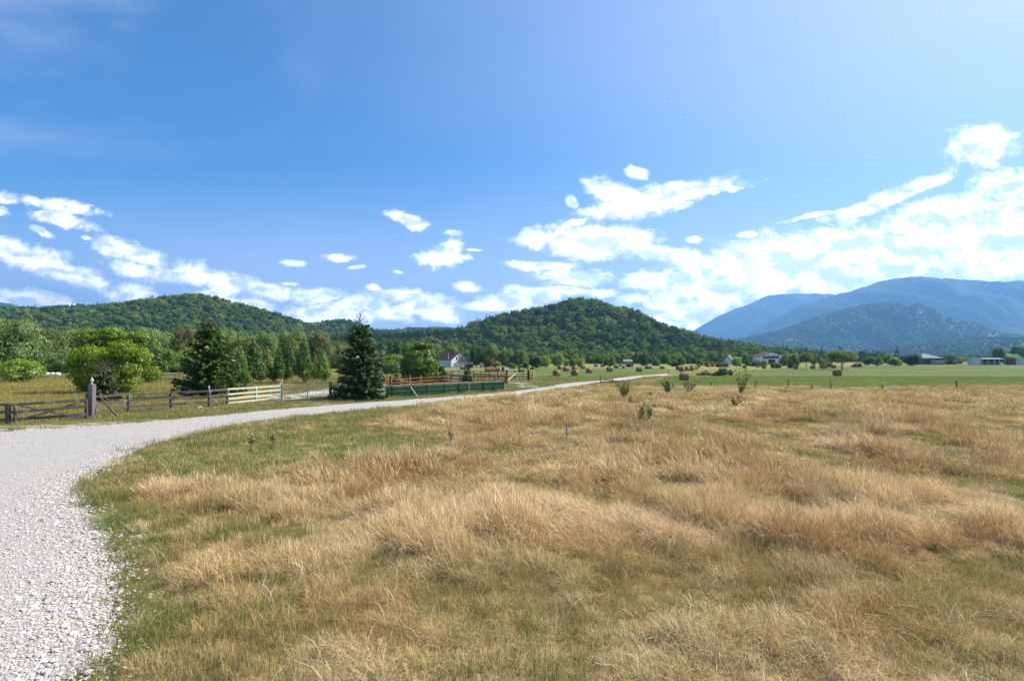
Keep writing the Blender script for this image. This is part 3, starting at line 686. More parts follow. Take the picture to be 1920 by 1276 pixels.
    g = r.random(n); c = np.stack([.41 + .17 * g, .388 + .17 * g, .358 + .17 * g], 1); wrm = (r.random(n) < .25)[:, None]; c = np.where(wrm, c * [1.02, .93, .80], c); drk = (r.random(n) < .08)[:, None]; c = np.where(drk, c * .62, c)
    scatter('gravel', protos, np.stack([x, y, .004 + s * .22], 1), np.stack([r.normal(0, .25, n), r.normal(0, .25, n), r.random(n) * 6.28], 1),
            np.stack([s, s * r.uniform(.7, 1.2, n), s * r.uniform(.7, 1.1, n)], 1), r.integers(0, 6, n), np.c_[c, np.ones(n)])
    print('stones', n)
build_grass()
# ------------------------------------------------------------------ trees
def leaf_cards(P, Nn, size, aspect, rng, droop=0.0, tri=False, rough=.55):
    """one small leaf-cluster face at each point P, roughly facing Nn"""
    n = len(P); nn = Nn + rng.normal(0, rough, (n, 3)); nn /= np.linalg.norm(nn, axis=1, keepdims=True) + 1e-9
    a = np.cross(nn, rng.normal(0, 1, (n, 3)) + np.array([0, 0, -droop * 3])); 
    if droop > 0:                                   # long axis hangs
        dn = np.array([0, 0, -1.]) + rng.normal(0, .5, (n, 3)) * (1 - droop) ; a = dn - (dn * nn).sum(1, keepdims=True) * nn
    a /= np.linalg.norm(a, axis=1, keepdims=True) + 1e-9; b = np.cross(nn, a)
    s = size * rng.uniform(.55, 1.35, (n, 1)); a = a * s; b = b * s * aspect
    k = np.arange(n)
    if tri: V = np.stack([P - a * .6 - b * .5, P - a * .6 + b * .5, P + a * .8], 1); Fa = np.stack([3 * k, 3 * k + 1, 3 * k + 2], 1)
    else: V = np.stack([P - a * .5, P - b * .45 + a * .1, P + a * .6, P + b * .45 + nn * s * .12], 1); Fa = np.stack([4 * k, 4 * k + 1, 4 * k + 2, 4 * k + 3], 1)
    return V.reshape(-1, 3), Fa
def crown_mesh(lobes, n, size, seed, aspect=.6, droop=0.0, inner=.18, gaps=0.0, tri=False, flat=1.0, core=0.0, rough=.55):
    """lobes: (x,y,z,rx,ry,rz) ellipsoids; leaf clusters lie on and a little inside their surfaces"""
    r = np.random.default_rng(seed); L = np.array(lobes, float)
    area = (L[:, 3] * L[:, 4] + L[:, 3] * L[:, 5] + L[:, 4] * L[:, 5]) ** 1.0; w = area / area.sum()
    li = r.choice(len(L), n, p=w); d = r.normal(0, 1, (n, 3)); d /= np.linalg.norm(d, axis=1, keepdims=True)
    c = L[li, :3]; rad = L[li, 3:]
    rr = np.where(r.random(n) < inner, r.uniform(.3, .8, n), r.uniform(.80, 1.12, n))
    # ragged surface: push in and out by direction
    wob = 1 + .16 * np.sin(d[:, 0] * 5 + li * 2.1) * np.cos(d[:, 1] * 6 + li) + .10 * np.sin(d[:, 2] * 11 + li * 1.3)
    P = c + d * rad * (rr * wob)[:, None]
    if gaps > 0:
        q = P / (size * 5); g = (np.sin(q[:, 0] * 1.9 + 1.3 * np.sin(q[:, 2] * 1.3)) + np.sin(q[:, 1] * 2.1 + q[:, 2]) + np.sin(q[:, 2] * 2.3 + q[:, 0] * .7)) / 3
        k = g > -1 + gaps * 1.1 - r.random(n) * .25; P, d, li = P[k], d[k], li[k]
    nrm = d / L[li, 3:] * L[li, 3:].mean(1, keepdims=True); nrm /= np.linalg.norm(nrm, axis=1, keepdims=True); nrm[:, 2] += .25
    V, Fa = leaf_cards(P, nrm, size, aspect, r, droop, tri, rough)
    tone = np.clip(r.random(len(Fa)) * .65 + (np.sin(li * 12.9898) * 43758.5453 % 1) * .35, 0, 1)
    if core > 0:                                    # the dense inside of each bough
        bm = bmesh.new(); bmesh.ops.create_icosphere(bm, subdivisions=1, radius=1); iv = np.array([v.co[:] for v in bm.verts]); fi = np.array([[v.index for v in f.verts] for f in bm.faces]); bm.free()
        CV = []; CF = []; nv = len(V)
        for l in L:
            CV.append(l[:3] + iv * l[3:] * core * r.uniform(.85, 1.1, (len(iv), 1))); CF.append(fi + nv); nv += len(iv)
        V = np.concatenate([V] + CV); CF = np.concatenate(CF)
        return np_mesh('crown', V, [Fa, CF], {'tone': ('FACE', np.concatenate([tone, np.full(len(CF), .35)]))})
    return np_mesh('crown', V, [Fa], {'tone': ('FACE', tone)})
def trunk_mesh(h, r0, seed=0, limbs=5, spread=.35, top=.75, lean=0.0, fork=0.35):
    rr = random.Random(seed); m = MB(); p = Vector((0, 0, -.03 * h)); pr = r0; K = 5
    for i in range(K):
        q = Vector((lean * h * (i + 1) / K + rr.uniform(-.012, .012) * h, rr.uniform(-.012, .012) * h, h * top * (i + 1) / K)); r1 = r0 * (1 - .75 * (i + 1) / K)
        m.cyl(p, q, pr, r1, 7, False); p = q; pr = r1
    for k in range(limbs):
        f = fork + (top - .1 - fork) * (k + .5) / max(1, limbs); a = k * 2.4 + rr.random(); b = Vector((lean * h * f / top, 0, h * f)); e = b + Vector((cos(a) * spread * h * rr.uniform(.6, 1), sin(a) * spread * h * rr.uniform(.6, 1), h * rr.uniform(.12, .28)))
        mid = (b + e) / 2 + Vector((0, 0, .02 * h)); rb = r0 * .45 * (1 - f * .5)
        m.cyl(b, mid, rb, rb * .65, 5, False); m.cyl(mid, e, rb * .65, rb * .2, 5, False)
    return m.mesh('trunk', 0, True)
def blob_lobes(seed, n=14, flat=1.0, bottom=.12, topw=1.0, spread=.34, r0=.16, r1=.27):
    """unit crown: height 1, half width .5"""
    rr = random.Random(seed); out = [(0, 0, .58, .30, .30, .30 * flat)]
    for i in range(n):
        z = bottom + .1 + (1 - bottom - .25) * (i + .5) / n; prof = math.sin(pi * min(1, (z - bottom + .14) / (1.12 - bottom))) ** .6
        a = i * 2.4 + rr.uniform(-.4, .4); R = spread * prof * rr.uniform(.7, 1.05); s = rr.uniform(r0, r1) * (.7 + .3 * prof)
        out.append((cos(a) * R, sin(a) * R, z, s, s, s * .85 * flat))
    return out
def conifer_mesh(n_whorl, per, n_spray, seed, ragged=.25, w=.5, spray=.055, top_bare=0.0, fat=.8, asp=.28, lift=.0):
    """unit conifer: height 1, half width w"""
    r = np.random.default_rng(seed); P = []; D = []
    for i in range(n_whorl):
        f = (i + r.uniform(0, .8)) / n_whorl; z0 = .03 + .95 * f
        if f > 1 - top_bare: continue
        Lb = w * (1 - f) ** fat * (1 + .0 * f)
        for k in range(max(3, int(per * (1 - .6 * f)))):
            a = r.uniform(0, 2 * pi); L = Lb * r.uniform(1 - ragged, 1 + ragged * .6) + .012; m = max(3, int(n_spray * L / w))
            s = r.uniform(.12, 1, m) ** .8; up = (.28 * f - .16 + lift) + r.normal(0, .05)
            x = s * L; zz = z0 + up * x + .10 * x * s * (L > 0) - .06 * np.sin(s * pi) * L
            side = r.normal(0, .10, m) * L * (1.15 - s)
            P.append(np.stack([np.cos(a) * x - np.sin(a) * side, np.sin(a) * x + np.cos(a) * side, zz + r.normal(0, .008, m)], 1))
            sg = np.sign(side) * r.uniform(.1, .9, m); dd = np.stack([np.cos(a + sg), np.sin(a + sg), np.full(m, -.18) + r.normal(0, .15, m)], 1); D.append(dd)
    P = np.concatenate(P); D = np.concatenate(D); n = len(P); D /= np.linalg.norm(D, axis=1, keepdims=True)
    b = np.cross(D, np.array([0, 0, 1.]) + r.normal(0, .6, (n, 3))); b /= np.linalg.norm(b, axis=1, keepdims=True) + 1e-9
    s = spray * r.uniform(.6, 1.4, (n, 1)); k = np.arange(n)
    V = np.stack([P - D * s * .5, P + b * s * asp - D * s * .1, P + D * s * .7 - np.array([0, 0, .15]) * s, P - b * s * asp - D * s * .1], 1).reshape(-1, 3)
    return np_mesh('crown', V, [np.stack([4 * k, 4 * k + 1, 4 * k + 2, 4 * k + 3], 1)], {'tone': ('FACE', r.random(n))})

# --- prototypes shared by the more distant trees (unit size: scaled on placing)
U = {}
def unit(kind, crown, trunk, mat=None, bark=None):
    crown.materials.append(mat or M_LEAF); trunk.materials.append(bark or M_BARK); U.setdefault(kind, []).append((crown, trunk))
for i in range(4):
    unit('round', crown_mesh(blob_lobes(10 + i, 15), 7000, .045, i, .7, 0, .1, .0, core=.70), trunk_mesh(1, .022, i, 5, .25, .7))
    unit('willow', crown_mesh(blob_lobes(30 + i, 18, .95, .05, spread=.36), 9500, .046, i + 9, .45, .5, .1, .0, core=.70), trunk_mesh(1, .026, i, 6, .28, .7))
for i in range(3):
    unit('maple', crown_mesh([(cos(k * 2.4 + i) * .26 * (1 - f) ** .7 , sin(k * 2.4 + i) * .26 * (1 - f) ** .7, .24 + .70 * f, .06 + .15 * (1 - f) ** .8, .06 + .15 * (1 - f) ** .8, .10 + .06 * (1 - f)) for k, f in enumerate([q / 15 for q in range(16)])] + [(0, 0, .5, .16, .16, .24)], 3800, .055, i + 20, .8, 0, .15, .0, core=.75), trunk_mesh(1, .018, i, 6, .2, .8), None, M_WBARK)
    unit('orchard', crown_mesh(blob_lobes(60 + i, 12, .8, .30, spread=.38, r0=.15, r1=.22), 3600, .060, i + 30, .65, 0, .25, .1, core=.62), trunk_mesh(1, .022, i, 7, .34, .62, 0, .22))
    unit('shrub', crown_mesh([(x * 1.05, y * 1.05, max(.12, z * .9 - .12), a, b, c) for x, y, z, a, b, c in blob_lobes(70 + i, 12, .9, .0, spread=.36)], 2600, .075, i + 40, .65, 0, .2, .0, core=.72), trunk_mesh(.5, .02, i, 6, .5, .6, 0, .1))
    unit('spruce', conifer_mesh(26, 9, 12, 80 + i, .25, .5, .05), trunk_mesh(.95, .02, i, 0, 0, 1.0), M_NEEDLE)
unit('umbrella', crown_mesh([(cos(a) * R, sin(a) * R, z, .2, .2, .13) for a, R, z in [(i * 2.4, .36 * ((i % 5) / 4 + .15) ** .5, .80 - .16 * (((i % 5) / 4) ** 2) - (i % 3) * .10) for i in range(18)]], 6000, .045, 90, .5, .3, .2, .1, core=.55), trunk_mesh(1, .03, 5, 9, .42, .62, 0, .12))

GREENS = {'willow': (.145, .21, .048), 'grey': (.145, .225, .065), 'mid': (.095, .175, .030), 'dark': (.045, .090, .020), 'yellow': (.17, .21, .035), 'bright': (.135, .24, .030),
          'olive': (.14, .17, .05), 'spruce': (.030, .065, .025), 'blue': (.075, .125, .115), 'brown': (.16, .165, .055), 'pale': (.22, .33, .085)}
NAMES = {'round': 'leafy_tree', 'willow': 'willow_tree', 'maple': 'maple_tree', 'orchard': 'fruit_tree', 'shrub': 'shrub', 'spruce': 'spruce_tree', 'umbrella': 'spreading_tree'}
_cnt = {}
def place_tree(kind, px, top, base, hw, col, label, group=None, Y=None, cat=None):
    Y = Y or CAM_H * F / (base - HOR); x = gx(px, Y); h = hz(top, Y); w = hw / F * Y
    k = _cnt.get(kind, 0); _cnt[kind] = k + 1; cr, tr = U[kind][k % len(U[kind])]
    nm = NAMES[kind]; e = empty(nm, (x, Y, 0), (k * 1.7) % 6.28, label, cat or ('shrub' if kind == 'shrub' else 'tree'), group)
    if kind == 'maple': w *= 1.22
    a = bpy.data.objects.new('crown' if kind != 'shrub' else 'foliage', cr); COL.objects.link(a); a.parent = e; a.scale = (w * 2, w * 2, h)
    b = bpy.data.objects.new('trunk' if kind != 'shrub' else 'stems', tr); COL.objects.link(b); b.parent = e; b.scale = (w * 1.6, w * 1.6, h)
    c = GREENS[col] if isinstance(col, str) else col; v = random.uniform(.88, 1.12)
    a.color = (c[0] * v * random.uniform(.92, 1.08), c[1] * v, c[2] * v, 1)
    return e

# --- forests: masses of crowns nobody could count
def forest(name, hillname, spacing, rmin, rmax, seed, yb=.15, thin=1.0, conf=.05, xr=None):
    X, V, xx, yy, zz = HILLS[hillname]; r = np.random.default_rng(seed)
    rows = V < yb; D0 = yy[rows]; w = X[-1] - X[0]; depth = yy[rows][-1, 0] - yy[0, 0]; n = int(w * depth / spacing ** 2)
    u = r.random(n) * (len(X) - 1.001); v = r.random(n) * (rows.sum() - 1.001)
    # even spread over distance rather than over rows
    yt = yy[0, 0] + r.random(n) * depth; v = np.interp(yt, yy[rows][:, 0], np.arange(rows.sum())); v = np.minimum(v, rows.sum() - 1.001)
    iu = u.astype(int); iv = v.astype(int); fu = u - iu; fv = v - iv
    def bl(A): return (A[iv, iu] * (1 - fu) + A[iv, iu + 1] * fu) * (1 - fv) + (A[iv + 1, iu] * (1 - fu) + A[iv + 1, iu + 1] * fu) * fv
    x, y, z = bl(xx), bl(yy), bl(zz); k = z > -.2; x, y, z = x[k], y[k], z[k]
    if xr: k = (x / y > (xr[0] - 960) / F) & (x / y < (xr[1] - 960) / F); x, y, z = x[k], y[k], z[k]
    return crowns(name, x, y, z, rmin, rmax, r, conf)
FP = []
def forest_protos():
    for i in range(5):
        lb = blob_lobes(100 + i, 9, .9, .1, spread=.30, r0=.18, r1=.27)
        me = crown_mesh(lb, 460, .12, 200 + i, .75, 0, .0, 0, core=.86); FP.append(me)
    FP.append(conifer_mesh(12, 6, 6, 210, .2, .32, .10, asp=.4))
    core = []
forest_protos()
t = NT('forest_leaves'); tint = t.attr('tint', 'Color', 'INSTANCER'); tone = t.attr('tone', 'Fac')
M_FLEAF = t.leafy(t.mix(tone, t.mix(1., tint, (.68, .74, .7), 'MULTIPLY'), t.mix(1., tint, (1.36, 1.28, 1.1), 'MULTIPLY')), .25)
def crowns(name, x, y, z, rmin, rmax, r, conf, cols=None, hfac=1.0):
    n = len(x); s = r.uniform(rmin, rmax, n) * 2; patch = fbm(x / 90, y / 90, 301, 3)
    is_c = (r.random(n) < conf * (1 + 4 * (patch > .56))); idx = np.where(is_c, 5, r.integers(0, 5, n))
    base = np.array([.095, .160, .026]); lite = np.array([.185, .245, .045]); yel = np.array([.30, .27, .05]); dk = np.array([.055, .100, .026])
    if cols: base, lite, yel, dk = [np.array(c) for c in cols]
    g = r.random((n, 1)); c = base + (lite - base) * g ** 1.5; m = (fbm(x / 60, y / 60, 311, 3) * .7 + r.random(n) * .3)[:, None]; c = np.where(m < .44, dk + (base - dk) * g, c)
    c = np.where((r.random((n, 1)) < .035), yel, c); c = np.where(is_c[:, None], dk * .8, c)
    sc = np.stack([s, s, s * r.uniform(.85, 1.25, n) * hfac * np.where(is_c, 1.3, 1)], 1)
    return scatter(name, [(p, M_FLEAF) for p in FP], np.stack([x, y, z - sc[:, 2] * .28], 1), np.stack([0 * x, 0 * x, r.random(n) * 6.28], 1), sc, idx, np.c_[c, np.ones(n)])
tag(forest('forest', 'wooded_hill', 8.2, 3.4, 6.0, 1), 'green broadleaf forest covering the long hill', 'forest')
tag(forest('forest', 'wooded_hill_between', 9.5, 3.6, 6.0, 2), 'green forest on the small rounded hill between the two big ones', 'forest')
tag(forest('forest', 'low_ridge', 12, 4.5, 7.0, 3), 'forest on the low ridge at the end of the valley', 'forest')
tag(forest('forest', 'forested_rise', 7.0, 3.0, 4.8, 4, conf=.3), 'dense young forest on the low rise before the hills', 'forest')
tag(forest('forest', 'steep_wooded_hill', 7.8, 3.0, 6.2, 5, conf=.10), 'mixed forest covering the steep conical hill', 'forest')
tag(forest('forest', 'mountain_spur', 17, 5.5, 9, 6, conf=.05), 'hazy blue-green forest on the mountain spur', 'forest')
tag(forest('forest', 'foothills', 22, 6, 9, 7, conf=.1), 'hazy trees and clearings on the foothills', 'forest')
def belt(name, pts_px, Y0, Y1, spacing, rmin, rmax, seed, label, hfac=1.0, cols=None, conf=.05, lift=0):
    r = np.random.default_rng(seed); xa, xb = pts_px; A = (xb - xa) / F * (Y0 + Y1) / 2 * (Y1 - Y0); n = int(A / spacing ** 2)
    y = r.uniform(Y0, Y1, n); x = (r.uniform(xa, xb, n) - 960) / F * y
    o = crowns(name, x, y, np.zeros(n) + rmax * lift, rmin, rmax, r, conf, cols, hfac); return tag(o, label, 'forest')
WL = ((.15, .20, .055), (.23, .28, .09), (.25, .22, .08), (.085, .13, .035))
belt('forest', (-260, 700), 165, 330, 6.5, 3.0, 5.0, 21, 'belt of grey-green willows at the foot of the long hill', 1.05, WL)
belt('forest', (600, 1010), 255, 400, 6.5, 2.6, 4.6, 22, 'thick band of bushes and willows behind the white house', 1.05, WL)
belt('forest', (980, 1420), 300, 430, 6.5, 2.6, 4.6, 23, 'tree belt along the foot of the conical hill', 1.1)
belt('forest', (1380, 2300), 420, 720, 9.5, 2.6, 4.0, 24, 'dark low tree line across the valley before the mountain', 1.0)
belt('forest', (-260, 560), 118, 150, 5.5, 1.6, 2.6, 25, 'thicket under the willows behind the paddock, coloured dark for shade', .9, ((.03, .05, .018), (.05, .08, .03), (.08, .09, .03), (.02, .035, .012)), 0)  # near-black greens stand in for the shade under the willows
# ------------------------------------------------------------------ trees one can tell apart
T = place_tree
gw = 'willows at the far side of the paddock'
for a in [
 ('willow', 8, 584, 704, 60, 'grey', 'big grey-green willow at the left edge of the photo, tallest of its row'),
 ('willow', 74, 610, 700, 24, 'brown', 'brownish willow just right of the big grey-green willow'),
 ('willow', 112, 611, 700, 30, 'willow', 'olive willow behind the small bright fruit tree and the white lumps'),
 ('willow', 160, 606, 699, 30, 'willow', 'olive willow rising left behind the yellow-green feathery tree'),
 ('willow', 285, 611, 701, 38, 'grey', 'round domed grey willow right of the yellow-green feathery tree'),
 ('willow', 350, 611, 700, 30, 'brown', 'brownish willow showing left of the top of the first big spruce'),
 ('willow', 424, 611, 700, 28, 'grey', 'grey-green willow showing right of the top of the first big spruce'),
 ('willow', 463, 621, 700, 24, 'willow', 'willow behind the lime-trunked maples, second right of the first spruce'),
 ('willow', 500, 620, 699, 24, 'grey', 'rounded willow in the middle of the row behind the maples'),
 ('willow', 548, 617, 698, 27, 'willow', 'broad olive willow behind the tallest maple'),
 ('willow', 597, 615, 697, 26, 'olive', 'twiggy olive willow left of the big dark spruce'),
 ('willow', 640, 640, 696, 20, 'olive', 'low olive willow half hidden by the left side of the big dark spruce')]: T(*a, group=gw)
gc = 'trees in front of the wood behind the white house'
for a in [
 ('willow', 735, 662, 704, 26, 'grey', 'pale grey bush willow between the big dark spruce and the round walnut'),
 ('round', 741, 632, 690, 20, 'dark', 'dark tree above the pale bush willow, left of the round walnut'),
 ('willow', 770, 640, 691, 20, 'mid', 'green willow just above the crown of the round walnut'),
 ('willow', 812, 642, 690, 19, 'willow', 'willow above the right shoulder of the round walnut', 225),
 ('willow', 846, 645, 688, 16, 'willow', 'willow right behind the ridge of the white house', 225),
 ('willow', 881, 652, 689, 15, 'grey', 'grey willow against the right gable edge of the white house', 218),
 ('round', 893, 645, 688, 14, 'dark', 'dark tree right of the white house above the dark shed'),
 ('round', 915, 670, 690, 8, 'dark', 'small dark leafy tree beside the white van'),
 ('willow', 922, 644, 688, 16, 'willow', 'willow behind the small dark tree by the white van'),
 ('shrub', 930, 672, 690, 8, 'yellow', 'yellowish bush right of the small dark tree by the white van'),
 ('willow', 950, 650, 688, 15, 'grey', 'tall grey willow behind the white slatted bench'),
 ('shrub', 960, 675, 691, 8, 'olive', 'olive bush behind the white slatted bench'),
 ('willow', 974, 653, 688, 14, 'mid', 'green willow above the yard gate'),
 ('shrub', 986, 676, 691, 6, 'dark', 'dark bush left of the very dark round tree'),
 ('shrub', 976, 680, 691, 6, 'bright', 'bright green sapling bush behind the bale in the fenced yard'),
 ('round', 1005, 666, 692, 12, 'dark', 'very dark round tree standing alone at the corner of the mown field'),
 ('shrub', 998, 683, 693, 4, 'bright', 'small bright bush at the left foot of the very dark round tree'),
 ('willow', 1022, 665, 689, 11, 'pale', 'pale willow right behind the very dark round tree'),
 ('willow', 1046, 661, 687, 13, 'pale', 'pale fluffy willow above the first big bale of the mown field'),
 ('round', 1080, 663, 684, 7, 'bright', 'bright lime tree top above its two pale companions'),
 ('round', 1074, 671, 688, 8, 'yellow', 'yellow-green low tree at the left under the bright lime tree'),
 ('willow', 1089, 671, 688, 8, 'pale', 'pale round tree at the right under the bright lime tree'),
 ('round', 1062, 672, 688, 6, 'pale', 'small pale tree between the fluffy willow and the bright lime tree'),
 ('maple', 1138, 669, 688, 7, 'mid', 'dark green oval tree, left of the pair above the field path'),
 ('maple', 1149, 667, 688, 7, 'bright', 'lighter green oval tree, right of the pair above the field path'),
 ('shrub', 1156, 682, 690, 6, 'grey', 'grey-green bush at the foot of the pair of oval trees'),
 ('shrub', 1169, 684, 690, 3.5, 'grey', 'small grey-green bush next to the lone far bale'),
 ('shrub', 1181, 677, 688, 7, 'mid', 'bush left under the grey metal roof'),
 ('round', 1207, 659, 689, 9, 'dark', 'tall dark column-shaped tree at the far end of the gravel road'),
 ('shrub', 1215, 684, 691, 7, 'grey', 'low grey-green bush at the foot of the tall dark column tree'),
 ('round', 1231, 673, 687, 9, 'mid', 'dark green dome-shaped tree right of the tall column tree'),
 ('shrub', 1242, 684, 691, 5, 'grey', 'grey-green bush by the wire post at the road end'),
 ('maple', 1254, 670, 686, 6, 'yellow', 'yellow-green young tree between two dark bushes near the road end'),
 ('shrub', 1264, 675, 687, 7, 'dark', 'dark bush behind the left end of the bale cluster'),
 ('round', 1277, 667, 687, 8, 'mid', 'green tree right behind the cluster of bales'),
 ('shrub', 1297, 682, 692, 12, 'grey', 'wide grey-green reed bush behind the cluster of bales'),
 ('round', 1313, 671, 687, 8, 'yellow', 'light green tree below the three dark spruces'),
 ('shrub', 1331, 674, 687, 10, 'olive', 'olive bush right below the tallest far spruce'),
 ('shrub', 1350, 674, 688, 9, 'olive', 'olive bush left of the grey-roofed white cottage'),
 ('shrub', 1361, 678, 688, 6, 'dark', 'dark bush at the foot of the grey-roofed white cottage'),
 ('round', 1382, 668, 689, 10, 'pale', 'pale rounded tree right of the grey-roofed white cottage'),
 ('maple', 1402, 673, 687, 6, 'mid', 'small dark egg-shaped tree between the cottage and the farmhouse')]: T(*a[:7], group=gc, Y=a[7] if len(a) > 7 else None)
gs = 'dark spruces at the foot of the conical hill'
for a in [('spruce', 1293, 663, 682, 6, 'spruce', 'leftmost and smallest of the four dark far spruces'),
 ('spruce', 1305, 659, 682, 6, 'spruce', 'second from the left of the four dark far spruces'),
 ('spruce', 1316, 657, 682, 5, 'spruce', 'slim spruce left of the tallest of the four dark far spruces'),
 ('spruce', 1327, 652, 683, 7, 'spruce', 'tallest of the four dark far spruces below the conical hill')]: T(*a, group=gs)
gr = 'trees and bushes along the far edge of the right field'
for a in [
 ('shrub', 1418, 671, 687, 10, 'mid', 'wide bush left of the farmhouse with the big gable'),
 ('round', 1433, 675, 688, 7, 'bright', 'bright low tree hiding the left corner of the farmhouse'),
 ('shrub', 1449, 675, 690, 4, 'olive', 'thin olive sapling in front of the farmhouse'),
 ('shrub', 1459, 676, 690, 6, 'olive', 'olive bush in front of the right corner of the farmhouse'),
 ('willow', 1473, 663, 686, 11, 'grey', 'grey willow right of the farmhouse with the big gable'),
 ('willow', 1489, 660, 690, 11, 'willow', 'green willow above the first bale right of the farmhouse'),
 ('umbrella', 1512, 657, 692, 13, 'willow', 'airy tree with a forked trunk between two dark bales'),
 ('shrub', 1480, 680, 690, 4, 'olive', 'small bush left of the trunk of the forked airy tree'),
 ('willow', 1526, 662, 686, 6, 'mid', 'narrow tree touching the right side of the forked airy tree'),
 ('shrub', 1543, 666, 686, 8, 'yellow', 'yellowish bush tree left of the big umbrella-shaped tree'),
 ('shrub', 1545, 677, 688, 8, 'mid', 'low green bush behind the double bale'),
 ('shrub', 1555, 675, 688, 6, 'willow', 'bush between the double bale and the umbrella-shaped tree'),
 ('umbrella', 1579, 653, 693, 26, 'willow', 'big umbrella-shaped tree with a short forked trunk'),
 ('shrub', 1608, 677, 688, 9, 'olive', 'olive bush right of the umbrella-shaped tree'),
 ('round', 1631, 668, 685, 12, 'mid', 'round green tree, second right of the umbrella-shaped tree'),
 ('maple', 1648, 667, 687, 8, 'bright', 'bright green pointed tree on the field edge'),
 ('round', 1663, 664, 684, 12, 'mid', 'broad dark tree behind the bright pointed tree'),
 ('round', 1676, 669, 687, 10, 'willow', 'olive round tree left of the dark square hedge tree'),
 ('round', 1686, 674, 686, 6, 'pale', 'small pale round bush beside the olive round tree'),
 ('round', 1711, 663, 686, 14, 'dark', 'large dark bushy tree touching the grey pyramid roof'),
 ('shrub', 1764, 674, 683, 6, 'brown', 'brownish bush right of the pavilion with the grey roof'),
 ('shrub', 1781, 671, 683, 10, 'dark', 'dark rounded bush between the pavilion and the pale containers'),
 ('shrub', 1797, 673, 682, 6, 'mid', 'green bush right next to the dark rounded bush'),
 ('round', 1871, 649, 676, 10, 'dark', 'dark tall tree rising behind the open market shed'),
 ('willow', 1888, 661, 677, 22, 'pale', 'wide pale tree behind the dark red container', 330),
 ('round', 1912, 646, 675, 16, 'mid', 'tall green tree at the right edge of the photo', 400)]:
    T(*a[:7], group=gr, Y=a[7] if len(a) > 7 else (330 if a[3] < 680 else None))
go = 'fruit trees in the paddock'
for a in [
 ('orchard', 2, 679, 716, 18, 'yellow', 'yellowing fruit tree cut by the left edge of the photo'),
 ('round', 43, 671, 718, 34, (.17, .29, .03), 'low bright green fruit tree with a wide crown in the paddock'),
 ('orchard', 117, 659, 708, 24, 'mid', 'fruit tree beside the white lumps, left of the feathery tree'),
 ('orchard', 303, 645, 717, 26, 'mid', 'fruit tree at the left end of the grey trough'),
 ('orchard', 336, 648, 712, 24, 'bright', 'green fruit tree behind the grey trough, left of the first spruce'),
 ('orchard', 441, 646, 714, 16, 'olive', 'fruit tree with orange-tinged top right of the first spruce')]: T(*a, group=go)
gm = 'young maples with limewashed trunks'
for a in [
 ('maple', 450, 650, 728, 17, 'mid', 'young maple nearest the first spruce, half behind it'),
 ('maple', 475, 637, 726, 23, (.06, .125, .02), 'largest dark young maple, first free-standing right of the spruce'),
 ('maple', 501, 652, 718, 13, 'yellow', 'slim yellowish maple between the largest dark maple and the next'),
 ('maple', 523, 652, 719, 13, (.065, .13, .02), 'small dark maple behind the left gate post'),
 ('maple', 543, 645, 718, 15, (.07, .14, .022), 'dark maple above the left leaf of the metal gate'),
 ('maple', 569, 636, 720, 18, (.07, .14, .02), 'tall dark maple above the middle of the metal gate'),
 ('maple', 590, 660, 716, 11, 'olive', 'thin olive maple behind the lime-green maple'),
 ('maple', 606, 659, 719, 14, 'bright', 'lime-green maple above the right leaf of the metal gate')]: T(*a, group=gm)

def lobes_px(lst, cx, base, Y, depth, seed):
    rr = random.Random(seed); return [((px - cx) / F * Y, rr.uniform(-1, 1) * depth, hz(py, Y), rx / F * Y, (rx + ry) / 2 / F * Y, ry / F * Y) for px, py, rx, ry in lst]
# the yellow-green feathery tree
def feathery():
    Y = 49.5; cx = 208; e = empty('ash_tree', (gx(cx, Y), Y, 0), 0, 'big yellow-green feathery tree behind the tall fence post', 'tree')
    up = [(168,634,22,16),(196,624,24,12),(188,640,30,18),(232,638,22,14),(250,632,18,10),(215,645,32,20),(252,655,24,16),(262,672,18,14),(150,650,16,12),(158,662,22,14),(225,668,36,22),(190,668,30,20)]
    lo = [(160,682,24,16),(172,700,26,18),(160,716,20,12),(188,715,28,16),(215,700,34,22),(248,690,26,16),(236,716,32,14),(265,700,16,14),(205,728,26,10),(178,728,14,6)]
    c = crown_mesh(lobes_px(up + lo, cx, 740, Y, 1.5, 5), 34000, .24, 5, .50, .25, .25, .16, core=.70)
    a = link('crown', c, M_LEAF, e); a.color = (.15, .245, .012, 1)
    m = MB()
    for k, (x0, x1, z1, r) in enumerate(((0, -.5, 3.2, .14), (.15, 1.0, 3.6, .13), (-.1, -1.5, 3.0, .10), (.1, 2.0, 3.0, .10), (0, .2, 5.2, .10))):
        m.cyl((x0, 0, -.05), (x1 * .5, .1 * k, z1 * .5), r, r * .7, 7, False); m.cyl((x1 * .5, .1 * k, z1 * .5), (x1, .2 * k - .3, z1), r * .7, r * .25, 7, False)
    m.build('trunk', M_BARK, e)
feathery()
def walnut():
    Y = 70; cx = 793; e = empty('walnut_tree', (gx(cx, Y), Y, 0), 0, 'round bushy walnut tree behind the green netting fence', 'tree')
    ls = [(793,655,18,12),(780,662,20,14),(800,665,15,12),(772,680,18,16),(790,680,26,20),(809,688,15,14),(765,697,13,14),(785,700,22,14),(804,704,20,12),(823,702,9,12),(796,712,26,8),(764,684,9,8),(826,692,6,6),(786,646,9,5),(803,649,8,5)]
    c = crown_mesh(lobes_px(ls, cx, 717, Y, 1.4, 6), 17000, .30, 6, .65, .1, .2, .08, core=.72)
    a = link('crown', c, M_LEAF, e); a.color = (.095, .175, .018, 1); link('trunk', trunk_mesh(3.2, .16, 3, 6, .3, .8), M_BARK, e)
walnut()
